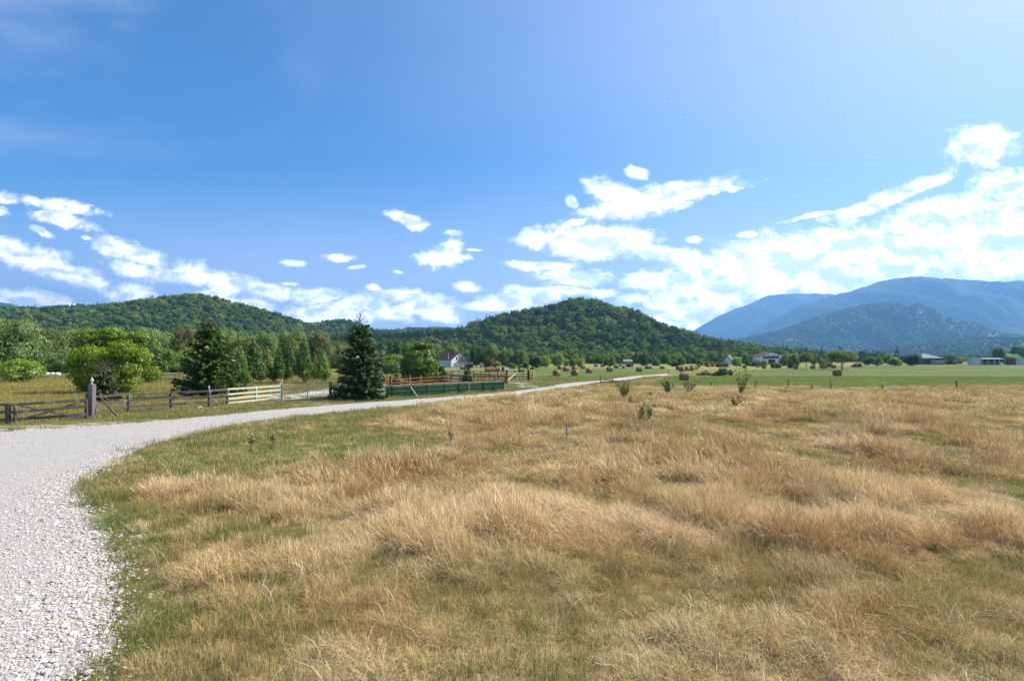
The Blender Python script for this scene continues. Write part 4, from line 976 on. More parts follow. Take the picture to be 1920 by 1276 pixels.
def big_spruce(px, top, base, hw, seed, label, col, bare, n=34, per=15, ns=34, rag=.35, fat=.8, spray=.045, Y=None, lift=0.):
    Y = Y or CAM_H * F / (base - HOR); h = hz(top, Y); w = hw / F * Y
    e = empty('spruce_tree', (gx(px, Y), Y, 0), 0, label, 'tree')
    me = conifer_mesh(n, per, ns, seed, rag, w / h, spray, bare, fat, .26, lift)
    a = link('needles', me, M_NEEDLE, e); a.scale = (h, h, h); a.color = (*col, 1)
    m = MB(); m.cyl((0, 0, -.1), (0, 0, h * .6), .02 * h, .012 * h, 8); m.cyl((0, 0, h * .6), (0, 0, h), .012 * h, .002 * h, 6)
    rr = random.Random(seed)
    if bare:                                        # thin bare twigs at the top
        for k in range(26):
            f = 1 - bare * (k + .6) / 22; a_ = k * 2.4; L = (w * (1 - f) ** fat) * rr.uniform(.9, 1.6) + .12
            p = Vector((0, 0, f * h)); q = p + Vector((cos(a_) * L, sin(a_) * L, L * .45)); m.cyl(p, q, .018, .005, 4, False)
            for s in (.4, .65, .85):
                b = p.lerp(q, s); m.cyl(b, b + Vector((cos(a_ + .8) * L * .25, sin(a_ + .8) * L * .25, .05)), .010, .004, 4, False); m.cyl(b, b + Vector((cos(a_ - .8) * L * .25, sin(a_ - .8) * L * .25, .05)), .010, .004, 4, False)
    m.build('trunk', M_BARK, e); return e
big_spruce(393, 600, 746, 54, 401, 'large bushy spruce behind the dark rail fence', (.060, .115, .026), .06, 36, 19, 48, .42, .64, .045, None, .14)
big_spruce(675, 586, 748, 50, 402, 'tallest dark spruce with a bare tip, right of the metal gate', (.050, .095, .038), .13, 38, 18, 44, .38, .74, .042)
big_spruce(195, 678, 757, 24, 403, 'sickly little spruce with bare grey twigs by the tall fence post', (.10, .12, .05), .22, 34, 18, 60, .3, .55, .075)
big_spruce(706, 664, 738, 15, 404, 'slender blue spruce leaning out behind the tallest dark spruce', (.11, .17, .15), .0, 22, 12, 20, .25, .7, .07, 52)
big_spruce(875, 682, 717, 13, 405, 'small dark blue spruce behind the green netting', (.030, .055, .045), .0, 18, 12, 20, .22, .62, .08, 70)
big_spruce(832, 690, 717, 9, 406, 'small dark spruce tucked beside the walnut crown', (.022, .042, .028), .0, 16, 12, 18, .22, .6, .09, 69)
big_spruce(743, 697, 722, 9, 407, 'squat little green spruce behind the netting next to the orange rails', (.05, .085, .045), .0, 14, 12, 18, .22, .55, .10, 62)

def sapling(name, px, base, h, col, label, seed, n=90, w=.5, size=.09, stems=3, cat='sapling', group=None, bare=0.2, Y=None, asp=.5, loc=None):
    """open bush: forked stems with leaves along them"""
    Y = Y or CAM_H * F / (base - HOR); x = gx(px, Y)
    e = empty(name, (x, Y, gz1(x, Y)), 0, label, cat, group); rr = random.Random(seed); r = np.random.default_rng(seed); m = MB(); P = []
    for k in range(stems):
        a = rr.random() * 6.28; p = Vector((0, 0, -.03)); L = h * rr.uniform(.65, 1.05); d = Vector((cos(a) * w * .8, sin(a) * w * .8, 1)).normalized(); K = 6
        for i in range(K):
            q = p + d * L / K; m.cyl(p, q, .022 * h * (1 - i / K) + .004, .022 * h * (1 - (i + 1) / K) + .003, 5, False)
            if i >= 1:
                for t in range(3):
                    b = rr.random() * 6.28; tw = q + Vector((cos(b), sin(b), .7)).normalized() * L * rr.uniform(.12, .3) * (1.2 - i / K) * (w * 2); m.cyl(q, tw, .006 * h, .003, 4, False)
                    if i / K >= bare:
                        for s in r.random(int(n / stems / K / 2) + 2): P.append(q.lerp(tw, s)[:])
            d = (d + Vector((rr.uniform(-.3, .3), rr.uniform(-.3, .3), .15))).normalized(); p = q
    P = np.array(P); P = P[r.integers(0, len(P), n)] + r.normal(0, .03 * h, (n, 3)); 
    V, Fa = leaf_cards(P, r.normal(0, 1, (n, 3)) + [0, 0, .6], size, asp, r)
    f = link('foliage', np_mesh('foliage', V, [Fa], {'tone': ('FACE', r.random(n))}), M_LEAF, e); f.color = (*col, 1)
    m.build('stems', M_BARK, e); return e
gb = 'small wild bushes in the dry meadow'
S = sapling
S('bush', 1171, 750, 1.55, (.13, .16, .045), 'round open bush in the straw just right of the broken barrier', 501, 600, .75, .13, 8, 'bush', gb, .2)
S('bush', 1208, 805, 1.15, (.085, .115, .05), 'dark twiggy bush in the straw right of the lone short stake', 502, 480, .6, .08, 7, 'bush', gb, .35)
S('bush', 1253, 742, 1.5, (.07, .10, .035), 'narrow dark bush below the nearest bale', 503, 520, .35, .14, 5, 'bush', gb, .1)
S('bush', 1292, 736, 1.25, (.10, .13, .04), 'spreading thin bush right of the narrow dark bush', 504, 330, 1.0, .13, 7, 'bush', gb, .3)
S('bush', 1387, 748, 2.5, (.15, .185, .035), 'tall thin yellow-green sapling standing in the straw', 505, 520, .30, .13, 5, 'bush', gb, .15)
S('bush', 1218, 746, .6, (.10, .12, .04), 'low scrub between the round bush and the narrow dark bush', 506, 260, .8, .11, 5, 'bush', gb, .1)
S('bush', 1378, 765, .7, (.13, .14, .04), 'low scrub at the foot of the tall yellow-green sapling', 507, 330, .9, .11, 6, 'bush', gb, .1)
S('bush', 1181, 760, .7, (.14, .16, .05), 'tiny yellow-green bush below the round open bush', 508, 90, .5, .07, 4, 'bush', gb, .1)
S('sapling', 265, 752, 1.35, (.42, .40, .03), 'yellow-leaved sapling inside the dark rail fence', 509, 110, .45, .10, 3, 'sapling', None, .3)
def thistle(px, base, h, label, seed, heads):
    Y = CAM_H * F / (base - HOR); x = gx(px, Y); rr = random.Random(seed); r = np.random.default_rng(seed)
    e = empty('thistle', (x, Y, gz1(x, Y)), 0, label, 'thistle', 'thistles in the short grass'); m = MB(); HD = []; P = []
    for k in range(heads):
        a = rr.random() * 6.28; b0 = Vector((0, 0, h * rr.uniform(.3, .6) if k else 0)); tip = Vector((cos(a) * .12 * h * (k > 0), sin(a) * .12 * h * (k > 0), h * (1 - .13 * k)))
        m.cyl(b0, tip, .010, .007, 5, False); hd = MB(); HD.append(hd); hd.lathe(tip - Vector((0, 0, .02)), [(.008, 0), (.028, .015), (.03, .035), (.018, .05), (.03, .075), (.004, .08)], 8)
        for s in np.linspace(0, .95, 9): P.append(b0.lerp(tip, s)[:])
    n = 110; P = np.array(P)[r.integers(0, len(P), n)]; P = P + r.normal(0, .05, (n, 3)) * np.clip(1.3 - P[:, 2:3] / h, .35, 1)
    V, Fa = leaf_cards(P, r.normal(0, 1, (n, 3)), .085, .28, r); f = link('leaves', np_mesh('leaves', V, [Fa], {'tone': ('FACE', r.random(n))}), M_LEAF, e); f.color = (.06, .085, .03, 1)
    m.build('stem', M_BARK, e); [h_.build('flower_head', M_STRAWT, e) for h_ in HD]
M_STRAWT = plain('dry_flower_head', (.50, .42, .28), .9)
thistle(472, 851, .62, 'left of the two thistles by the bend of the road', 601, 4)
thistle(512, 841, .55, 'right of the two thistles by the bend of the road', 602, 3)
thistle(845, 843, .95, 'tall lone thistle between green turf and straw', 603, 4)
# reed clump
def clump(name, px, hw, h, Y, col, label, seed):
    rr = random.Random(seed); w = hw / F * Y; lb = []
    for i in range(16):
        u = rr.uniform(-1, 1); k = (1 - .6 * abs(u) ** 1.5) * rr.uniform(.6, 1.05); lb.append((u * w * .85, rr.uniform(-.7, .7), h * k * .45, w * rr.uniform(.13, .24), .5, h * k * .52))
    c = crown_mesh(lb, 6500, .26, seed, .22, .0, .2, 0, core=.75); o = link(name, c, M_LEAF, None, (gx(px, Y), Y, 0)); o.color = (*col, 1); tag(o, label, name.replace('_', ' ')); return o
clump('reed_clump', 1357, 20, 1.75, 99, (.050, .125, .026), 'dark green clump of reeds at the edge of the right field', 71)
clump('weed_clump', 1322, 15, 1.0, 101, (.25, .20, .10), 'dry brown clump of weeds left of the dark green reeds', 72)

# ------------------------------------------------------------------ hay bales
def straw_mat():
    t = NT('hay'); p = t.pos('obj'); n = t.noise(p, 6, 6, .7, (1, 4, 4)); f = t.noise(p, 40, 4, .7, (.4, 1, 1)); ring = t.noise(p, 3, 3, .5, (8, .4, .4))
    c = t.ramp(n, [(.25, (.115, .070, .032)), (.5, (.25, .165, .075)), (.75, (.38, .27, .13))])
    c = t.mix(t.mr(ring, .45, .7, 0, .5), c, (.42, .29, .14)); c = t.mix(t.mr(f, .35, .6, .5, 0.), c, (.08, .05, .022))
    return t.bsdf(c, .95, t.bump(t.math('ADD', n, f), 1., .05), 0, .1)
M_HAY = straw_mat()
def bale_mesh(seed):
    bm = bmesh.new(); rr = np.random.default_rng(seed); NS = 36; W = 1.25; R = .6
    prof = [(-.5, .0), (-.5, .25), (-.5, .5), (-.495, .75), (-.485, .93), (-.45, 1.0), (-.25, 1.02), (0, 1.025), (.25, 1.02), (.45, 1.0), (.485, .93), (.495, .75), (.5, .5), (.5, .25), (.5, 0)]
    rings = []
    for (u, q) in prof:
        ring = []
        for i in range(NS):
            a = 2 * pi * i / NS; k = R * q * (1 + .025 * sin(3 * a + seed) + rr.normal(0, .012)); y = cos(a) * k; z = sin(a) * k
            z = max(z, -.54) ; ring.append(bm.verts.new((u * W + rr.normal(0, .012) + (.02 * sin(q * 22) if abs(u) > .48 else 0), y, z + .55)))
            if q == 0: break
        rings.append(ring)
    for A, B in zip(rings, rings[1:]):
        for i in range(NS):
            j = (i + 1) % NS; f = [A[i % len(A)], A[j % len(A)], B[j % len(B)], B[i % len(B)]]; f = list(dict.fromkeys(f))
            bm.faces.new(f)
    # loose straws
    for k in range(260):
        a = rr.random() * 6.28; x = rr.uniform(-.6, .6); b = Vector((x, cos(a) * R, sin(a) * R + .55)); d = Vector((rr.normal(0, .6), cos(a) * .5 - sin(a) * rr.normal(0, 1), sin(a) * .5 + cos(a) * rr.normal(0, 1))).normalized() * .12
        if b.z < .08: continue
        s = Vector((.007, 0, 0)) if abs(d.x) < .08 else Vector((0, .007, 0)); bm.faces.new([bm.verts.new(b - s), bm.verts.new(b + s), bm.verts.new(b + d)])
    me = bpy.data.meshes.new('hay_bale'); bm.to_mesh(me); bm.free(); me.polygons.foreach_set('use_smooth', [True] * len(me.polygons)); me.materials.append(M_HAY); return me
BALES = [bale_mesh(1), bale_mesh(2), bale_mesh(3)]
gh = 'round hay bales on the mown fields'
for k, (px, py, yaw, lab) in enumerate([
 (1043.7, 704.5, -50, 'big bale nearest the yard gate, left of two large ones'), (1078, 704.2, -60, 'large bale beside the big one nearest the yard gate'),
 (1049.7, 692.3, -60, 'small far bale peeping up left behind the two large bales'), (1061, 695.5, -30, 'bale between and behind the two large bales'),
 (1077.5, 693.6, -45, 'far bale standing right behind the second large bale'), (1093, 690.8, -25, 'far bale under the bright lime tree'),
 (1105, 699.0, -35, 'mid-distance bale right of the two large bales'), (1117.5, 687.6, -20, 'tiny far bale, left of the pair before the oval trees'),
 (1130, 687.4, -20, 'tiny far bale, right of the pair before the oval trees'), (1143, 696.0, -12, 'bale in the field in front of the pair of oval trees'),
 (1164, 686.6, -40, 'tiny bale half behind the grey-green bush under the metal roof'), (1198.5, 696.3, -3, 'bale below the tall dark column tree'),
 (1282.5, 712.6, -8, 'nearest bale, alone on the right side of the road'), (1278.5, 696.5, -55, 'front bale of the cluster above the nearest bale'),
 (1272.5, 693.4, -40, 'left bale of the cluster above the nearest bale'), (1276.5, 690, -30, 'topmost rear bale of the cluster'),
 (1288, 694.8, -40, 'middle bale of the cluster above the nearest bale'), (1298, 694.6, -45, 'right bale of the cluster above the nearest bale'),
 (1309.6, 689.3, -60, 'small bale right of the wide grey-green reed bush'), (1328.5, 687.8, -40, 'tiny far bale above the dry brown weeds'),
 (1348.5, 687.6, -40, 'tiny far bale above the dark green reeds'), (1396, 690.8, -75, 'dark bale left of the egg-shaped tree'),
 (1420, 688.8, -70, 'small dark bale left of the one before the farmhouse'), (1432.4, 690.8, -75, 'dark bale below the left corner of the farmhouse'),
 (1491.8, 691.4, -80, 'dark bale under the green willow right of the farmhouse'), (1523.8, 691.4, -80, 'dark bale right of the forked airy tree'),
 (1542.5, 691.0, -80, 'front half of the double bale left of the umbrella tree'), (1547.8, 690.4, -70, 'rear half of the double bale left of the umbrella tree'),
 (1563.3, 690.5, -80, 'dark bale at the left edge of the umbrella tree'), (1570, 704.6, -82, 'large dark bale alone in the right field'),
 (914, 697.5, 10, 'left bale of the touching pair behind the brown fence'), (922.5, 697.0, 12, 'right bale of the touching pair behind the brown fence'),
 (932.5, 695.5, -10, 'single bale behind the brown fence, left of the big gate post'), (867, 692.8, -20, 'bale showing behind the small blue spruce near the house'),
 (977.5, 698.6, -15, 'bale seen through the fence right of the big gate post')]):
    o = bpy.data.objects.new('hay_bale', BALES[k % 3]); COL.objects.link(o); x, y = G(px, py); o.location = (x, y, 0); o.rotation_euler = (0, 0, radians(yaw if px in (1282.5, 914, 922.5) else abs(yaw))); s = random.uniform(.97, 1.06); o.scale = (s, s, s)
    tag(o, lab, 'hay bale', gh)

# ------------------------------------------------------------------ fences and gates
def pole(m, px, base, top, w, lean=0.0, d=None, Y=None):
    Y = Y or CAM_H * F / (base - HOR); x = gx(px, Y); h = hz(top, Y); return (x, Y, h)
def post_part(e, o, x, y, h, w, mat, d=None, jit=.008, lean=(0, 0), name='post'):
    m = MB(); d = d or w; m.bar((x - o[0], y - o[1], -.1), (x - o[0] + lean[0], y - o[1] + lean[1], h), w, d, jit, (0, 1, 0)); return m.build(name, mat, e, bevel=.006)
def finial(e, o, x, y, z, s=1.0):
    m = MB(); m.lathe((x - o[0], y - o[1], z), [(.055 * s, 0), (.06 * s, .02 * s), (.03 * s, .05 * s), (.035 * s, .10 * s), (.085 * s, .22 * s), (.095 * s, .25 * s), (.06 * s, .28 * s), (.045 * s, .33 * s), (.012 * s, .40 * s), (.02 * s, .43 * s), (.004 * s, .46 * s)], 10)
    return m.build('finial', M_LIGHTM, e)
M_LIGHTM = plain('pale_grey_metal', (.50, .50, .48), .5, .1)
def rails(e, o, P, Q, heights, mat, thick=.045, wide=.12, off=-.07, jit=.01, name='rail', ext=.05):
    for (z0, z1) in heights:
        a = Vector((P[0] - o[0], P[1] - o[1] + off, z0)); b = Vector((Q[0] - o[0], Q[1] - o[1] + off, z1)); d = (b - a).normalized() * ext
        m = MB(); c = (a + b) / 2 + Vector((0, 0, random.uniform(-.012, .012))); m.bar(a - d, c, thick, wide, jit); m.bar(c, b + d, thick, wide, jit); m.build(name, mat, e)
W = M_WOOD
# dark rail fence
pts = [(172, 784, 720), (241, 775, 737.5), (320.4, 768.5, 733), (392, 764.5, 731), (426, 759.5, 731)]
B = [pole(None, *p[:3], 0) for p in pts]; o = B[0]
e = empty('rail_fence', (o[0], o[1], 0), 0, 'dark weathered rail fence with three rails, right of the tall post', 'fence')
for k, (x, y, h) in enumerate(B[1:]): post_part(e, o, x, y, h, .13, W)
for (a, b) in zip(B, B[1:]):
    rails(e, o, a, b, [(1.22, 1.17), (.84, .80), (.44, .42)] if a is B[0] else [(1.17, 1.15), (.80, .78), (.42, .40)], W)
for (a, b) in zip(B[:2], B[1:3]): rails(e, o, a, b, [(.06, .06)], W)
m = MB(); m.bar((.25, .25, 1.2), (1.35, .15, .05), .07, .07); m.build('brace', W, e)
finial(e, o, B[3][0], B[3][1], B[3][2], .75)
# tall post with lantern-shaped finial
e = empty('gate_post', (o[0], o[1], 0), 0, 'tall thick weathered post with a pale pointed finial', 'post')
m = MB(); m.bar((0, 0, -.1), (.02, 0, hz(720, o[1])), .27, .27, .01, (0, 1, 0)); m.build('post', wood_mat('cracked_post', (.12, .105, .10), (.22, .20, .19)), e, bevel=.015)
finial(e, (0, 0), .02, 0, hz(720.3, o[1]), .95)
# farm gate left of it
a = G(160, 786); b = G(21, 794)
e = empty('farm_gate', (a[0], a[1], 0), 0, 'closed dark wooden farm gate with crossed braces beside the tall post', 'gate')
A = (a[0], a[1]); Bq = (b[0], b[1])
post_part(e, a, a[0] + .05, a[1], 1.12, .14, W, .09, name='stile'); post_part(e, a, b[0] + .2, b[1], .98, .1, W, .09, name='stile')
rails(e, a, (a[0] + .1, a[1]), Bq, [(1.09, .98), (.74, .60), (.30, .20)], W, .05, .13, -.09)
for (z0, z1, q) in ((.08, 1.0, -.16), (1.05, .15, .07)):
    m = MB(); m.bar((0, q, z0), (b[0] - a[0] + .3, b[1] - a[1] + q, z1), .035, .09); m.build('brace', W, e)
# fence going out of the picture
c = G(-70, 797)
e = empty('rail_fence', (b[0], b[1], 0), 0, 'end of a dark rail fence cut by the left edge of the photo', 'fence')
post_part(e, b, b[0] - .12, b[1] - .05, 1.05, .17, W); post_part(e, b, c[0], c[1], 1.15, .15, W)
rails(e, b, (b[0] - .12, b[1] - .05), c, [(1.0, 1.1), (.62, .75), (.22, .35)], W, .05, .14, -.11, ext=.12)
# pale green fence
P0 = (*G(430, 759), 0); P1 = pole(None, 480, 752.5, 723, 0); P2 = pole(None, 525, 748, 717.5, 0)
e = empty('rail_fence', P0, 0, 'pale green painted four-rail fence between the dark fence and the metal gate', 'fence')
post_part(e, P0, *P1[:2], P1[2], .12, M_PALEWOOD); post_part(e, P0, *P2[:2], P2[2], .13, M_PALEWOOD)
rails(e, P0, P0, G(527, 750), [(1.16, 1.18), (.78, .85), (.46, .50), (.16, .22)], M_PALEWOOD, .04, .13, -.16, .006)
# metal gate
gp = pole(None, 528.5, 752.8, 719.6, 0); gq = pole(None, 619.5, 748.2, 716, 0); gr_ = pole(None, 644, 746, 720, 0)
e = empty('metal_gate', (gp[0], gp[1], 0), 0, 'wide metal bar gate across the gravel driveway', 'gate')
post_part(e, gp, *gp[:2], gp[2], .14, plain('faded_post', (.36, .38, .28), .7)); finial(e, gp, gp[0], gp[1], gp[2], .72)
post_part(e, gp, *gq[:2], gq[2], .20, M_GATEP if 'M_GATEP' in globals() else plain('olive_post', (.20, .20, .10), .8)); post_part(e, gp, *gr_[:2], gr_[2], .17, plain('yellow_post', (.34, .30, .12), .8))
def leaf(x0, y0, x1, y1, h, n, mat, nm):
    m = MB(); z0 = .12
    for z in (z0, h * .56, h): m.bar((x0, y0, z), (x1, y1, z), .03, .045)
    for k in range(n + 1):
        t = k / n; x = x0 + (x1 - x0) * t; y = y0 + (y1 - y0) * t; m.cyl((x, y, z0), (x, y, h), .0115 if 0 < k < n else .028, None, 6)
    return m.build(nm, mat, e)
M1 = Vector(G(575.8, 750.5))
leaf(.1, 0, M1.x - gp[0], M1.y - gp[1], 1.36, 16, M_YMETAL, 'gate_leaf'); leaf(M1.x - gp[0] + .07, M1.y - gp[1], gq[0] - gp[0] - .12, gq[1] - gp[1], 1.38, 15, M_METAL, 'gate_leaf')
leaf(gq[0] - gp[0] + .12, gq[1] - gp[1], gr_[0] - gp[0] - .1, gr_[1] - gp[1], 1.34, 8, M_YMETAL, 'side_panel')
# dark rails behind the spruce up to the netting
Q = [(645, 746, 721), (683, 747, 722), (698.5, 748.3, 721.5), (722, 746, 722.5)]
Bq2 = [pole(None, *p, 0) for p in Q]; o = Bq2[0]
e = empty('rail_fence', (o[0], o[1], 0), 0, 'dark rail fence under the tallest spruce, ending at the netting', 'fence')
for p in Bq2[1:3]: post_part(e, o, *p[:2], p[2], .15, W)
finial(e, o, Bq2[2][0], Bq2[2][1], Bq2[2][2], .75)
for (a, b) in zip(Bq2, Bq2[1:]): rails(e, o, a, b, [(1.08, 1.08), (.76, .76), (.44, .44), (.10, .10)], M_GREYWOOD if b is Bq2[3] else W, .045, .13)
# netting fence
N0 = (722, 745.5, 723); npx = [(722, 745.5, 723), (735, 745, 722), (771, 743, 720.5), (800, 741.5, 719), (833, 739.3, 717.5), (860, 737.5, 716.2), (877, 736.3, 715.5), (905, 734.5, 714.8), (925, 733.2, 714), (944, 732, 713.3)]
B3 = [pole(None, *p, 0) for p in npx]; o = B3[0]
e = empty('netting_fence', (o[0], o[1], 0), 0, 'long low rail fence covered with dark green shade netting', 'fence')
for k, p in enumerate(B3):
    if k not in (0,): post_part(e, o, p[0], p[1], p[2] - .02, .14, W)
for a, b in zip(B3, B3[1:]):
    rails(e, o, a, b, [(a[2] - .05, b[2] - .05)], M_GREYWOOD, .06, .07, -.10, .008, 'top_rail'); rails(e, o, a, b, [(.70, .70), (.36, .36), (.05, .05)], W, .04, .11, .09, .008)
def net_mat():
    t = NT('green_netting'); p = t.pos('world'); n = t.noise(p, 2.2, 4, .6, (1, 1, .4)); c = t.mix(n, (.008, .045, .036), (.022, .090, .068))
    d = t.N.new('ShaderNodeBsdfDiffuse'); t.put(d.inputs[0], c); tr = t.N.new('ShaderNodeBsdfTransparent'); tr.inputs[0].default_value = (.55, .85, .72, 1)
    tl = t.N.new('ShaderNodeBsdfTranslucent'); t.put(tl.inputs[0], c); a1 = t.N.new('ShaderNodeMixShader'); a1.inputs[0].default_value = .4; t.L.new(d.outputs[0], a1.inputs[1]); t.L.new(tl.outputs[0], a1.inputs[2])
    x = t.N.new('ShaderNodeMixShader'); x.inputs[0].default_value = .30; t.L.new(a1.outputs[0], x.inputs[1]); t.L.new(tr.outputs[0], x.inputs[2]); t.L.new(x.outputs[0], t.out.inputs[0]); return t.m
MN = net_mat()
def net(i0, i1, nm='netting'):
    bm = bmesh.new(); A = B3[i0]; Z = B3[i1]; n = 60; rows = []
    for k in range(n + 1):
        t = k / n; x = A[0] + (Z[0] - A[0]) * t; y = np.interp(x, [b[0] for b in B3], [b[1] for b in B3]); h = np.interp(x, [b[0] for b in B3], [b[2] for b in B3])
        col = []
        for j in range(9):
            s = j / 8; sag = .04 * sin(t * 23 + s * 3) + .03 * sin(t * 51 + s * 5); bot = .12 + .05 * sin(t * 17) + .03 * sin(t * 41); z = bot + (h - .10 - bot) * s
            col.append(bm.verts.new((x - o[0], y - o[1] - .16 + sag * (1 - abs(s - .5)), z)))
        rows.append(col)
    for a, b in zip(rows, rows[1:]):
        for j in range(8): bm.faces.new((a[j], b[j], b[j + 1], a[j + 1]))
    me = bpy.data.meshes.new(nm); bm.to_mesh(me); bm.free(); me.polygons.foreach_set('use_smooth', [True] * len(me.polygons)); link(nm, me, MN, e)
net(0, 6)
B3s = B3[6]; B3[6] = (B3s[0] + .25, B3s[1] + .1, B3s[2]); net(6, 9); B3[6] = B3s
p = G(785, 746.3); q = pole(None, 771, 743, 725, 0); m = MB(); m.bar((0, 0, -.03), (q[0] - p[0], q[1] - .25 - p[1], q[2]), .10, .10, .005)
tag(m.build('prop_beam', M_GREYWOOD, None, (p[0], p[1], 0)), 'grey beam leaning as a prop against the green netting fence', 'beam')
# orange rails
Y = 58; o = (gx(717, Y), Y)
e = empty('wooden_gate', (o[0], o[1], 0), 0, 'small bright orange wooden gate frame behind the start of the netting', 'gate')
post_part(e, o, gx(721.5, Y), Y, hz(706.5, Y), .12, M_ORANGE); post_part(e, o, gx(732.5, Y), Y, hz(705, Y), .20, M_REDWOOD)
rails(e, o, o, (gx(732, Y), Y), [(hz(708, Y), hz(707.5, Y)), (hz(714.3, Y), hz(714, Y))], M_ORANGE, .04, .13)
RW = M_REDWOOD
def px_fence(name, label, posts, railh, mat, pw=.13, wide=.12, thick=.045, off=-.08, mats=None):
    B = [(gx(px, Y), Y, h) for px, Y, h in posts]; o = B[0]; e = empty(name, (o[0], o[1], 0), 0, label, 'fence')
    for k, b in enumerate(B): post_part(e, o, b[0], b[1], b[2], pw, (mats or {}).get(k, mat))
    for a, b in zip(B, B[1:]): rails(e, o, a, b, [(z, z) for z in railh], mat, thick, wide, off)
    return e, o, B
px_fence('rail_fence', 'low orange-brown rail fence running behind the netting below the walnut', [(733, 59, 1.25), (760, 61, 1.25), (769, 62, 1.35), (789, 64, 1.3), (812, 66, 1.2), (846, 69, 1.15)], (.95, .55, .2), RW, mats={2: M_ORANGE, 3: M_ORANGE})
px_fence('rail_fence', 'brown three-rail yard fence behind the small blue spruce and the purple cover', [(838, 84, 1.3), (847.5, 84, 1.35), (860.5, 84, 1.35), (874, 84, 1.35), (888, 83, 1.4), (902, 83, 1.4), (917, 83, 1.35), (933, 83, 1.35), (949, 83, 1.4), (965, 83, 1.4), (981, 82, 1.4), (992, 79, 1.4)], (1.22, .86, .48), RW)
px_fence('rail_fence', 'brown inner rail fence between the walnut and the small blue spruce', [(838, 74, 1.1), (845, 74, 1.25), (863, 72, 1.2), (872, 71, 1.15)], (.95, .45), RW)
px_fence('rail_fence', 'orange-brown rail fence sloping up to the big gate post before the purple cover', [(895, 67, .95), (908, 67, .9), (929, 67.4, 1.0), (948, 68, 1.2)], (.92, .52, .2), M_ORANGE2 if 'M_ORANGE2' in globals() else wood_mat('orange_brown_wood', (.34, .13, .06), (.44, .19, .10)), off=-.09)  # rails have their own orange-brown wood colour, paler than the other brown fences
m = MB(); a_ = Vector((gx(889, 72), 72, hz(701.8, 72))); b_ = Vector((gx(947.5, 71), 71, hz(703.8, 71))); m.cyl((0, 0, 0), b_ - a_, .06, None, 8); 
for t_ in (.02, .5, .98): 
    q = (b_ - a_) * t_; m.cyl((q.x, q.y, q.z), (q.x, q.y, -a_.z), .05, None, 8)
e = m.build('barrier_bar', plain('slate_blue_paint', (.06, .07, .10), .5), None, a_); tag(e, 'dark blue-grey horizontal bar behind the orange-brown rails', 'barrier')
# purple cover hung over the bar
bm = bmesh.new(); n = 26; Yc = 70; rows = []
for k in range(n + 1):
    t = k / n; px = 911 + 28 * t; col = []
    topy = np.interp(t, [0, .18, .35, 1], [707, 701.6, 702.5, 704.3]); boty = np.interp(t, [0, .8, 1], [708.2, 710.8, 708])
    for j in range(8):
        s = j / 7; col.append(bm.verts.new((gx(px, Yc) - gx(925, Yc), .30 * sin(s * 2.6) * (1 - .3 * t) - .10 * sin(t * 22) - .5 * s, hz(topy + (boty - topy) * s, Yc) )))
    rows.append(col)
for a, b in zip(rows, rows[1:]):
    for j in range(7): bm.faces.new((a[j], b[j], b[j + 1], a[j + 1]))
me = bpy.data.meshes.new('tarpaulin'); bm.to_mesh(me); bm.free(); so_ = link('tarpaulin', me, plain('purple_cloth', (.20, .085, .17), .7), None, (gx(925, Yc), Yc, 0))
md = so_.modifiers.new('t', 'SOLIDIFY'); md.thickness = .02; tag(so_, 'purple cover draped behind the orange-brown rails', 'cover')
# yard gate
Y = 67.5; o = (gx(950, Y), Y)
e = empty('gate_post', (o[0], o[1], 0), 0, 'thick red-brown post at the left of the yard gate', 'post'); post_part(e, o, o[0], o[1], hz(693, Y), .24, RW, .22)
o2 = (gx(990.5, 76), 76); e = empty('gate_post', (o2[0], o2[1], 0), 0, 'thick dark brown post at the right of the yard gate', 'post'); post_part(e, o2, o2[0], o2[1], hz(692.3, 76), .26, wood_mat('dark_brown_wood', (.08, .03, .018), (.14, .055, .03)), .22)
e = empty('yard_gate', (o[0], o[1], 0), 0, 'light metal yard gate with diagonal struts between the two thick brown posts', 'gate')
def mbar(a, b, r=.035, mat=M_METAL, nm='bar'): m = MB(); m.cyl((a[0] - o[0], a[1] - o[1], a[2]), (b[0] - o[0], b[1] - o[1], b[2]), r, None, 7); m.build(nm, mat, e)
def at3(px, py, Y): return (gx(px, Y), Y, max(0.04, hz(py, Y)))
mbar(at3(952, 713, 67.6), at3(966.5, 700.5, 69.5), .05, M_LIGHTM, 'strut'); mbar(at3(969.7, 719, 70), at3(969.7, 700, 70), .055, M_METAL, 'upright')
mbar(at3(952, 700, 67.6), at3(988, 698, 75.5), .035, M_METAL, 'top_bar'); mbar(at3(952, 717, 67.6), at3(969.7, 718, 70), .03, M_LIGHTM, 'bottom_bar'); mbar(at3(970, 717.5, 70), at3(987, 713.5, 75.5), .035, M_METAL, 'bottom_bar')
mbar(at3(978, 702, 72.5), at3(988, 710, 75.5), .04, M_METAL, 'strut')
px_fence('rail_fence', 'short orange fence end beside the leaning white pole', [(993, 77, 1.1), (998.5, 76.5, 1.5)], (1.3, .85, .35), wood_mat('faded_orange_wood', (.42, .17, .09), (.5, .24, .13)), .14)
m = MB(); Y = 76; m.cyl((0, 0, -.1), (.06, 0, .8), .06, .055, 8); m.cyl((.06, 0, .8), (.02, 0, 1.35), .055, .045, 8); m.cyl((.02, 0, 1.35), (-.03, 0, 1.55), .045, .03, 8)
tag(m.build('pole', M_WHITE, None, (gx(999.5, Y), Y, 0)), 'bent white pole at the end of the yard fence', 'pole')

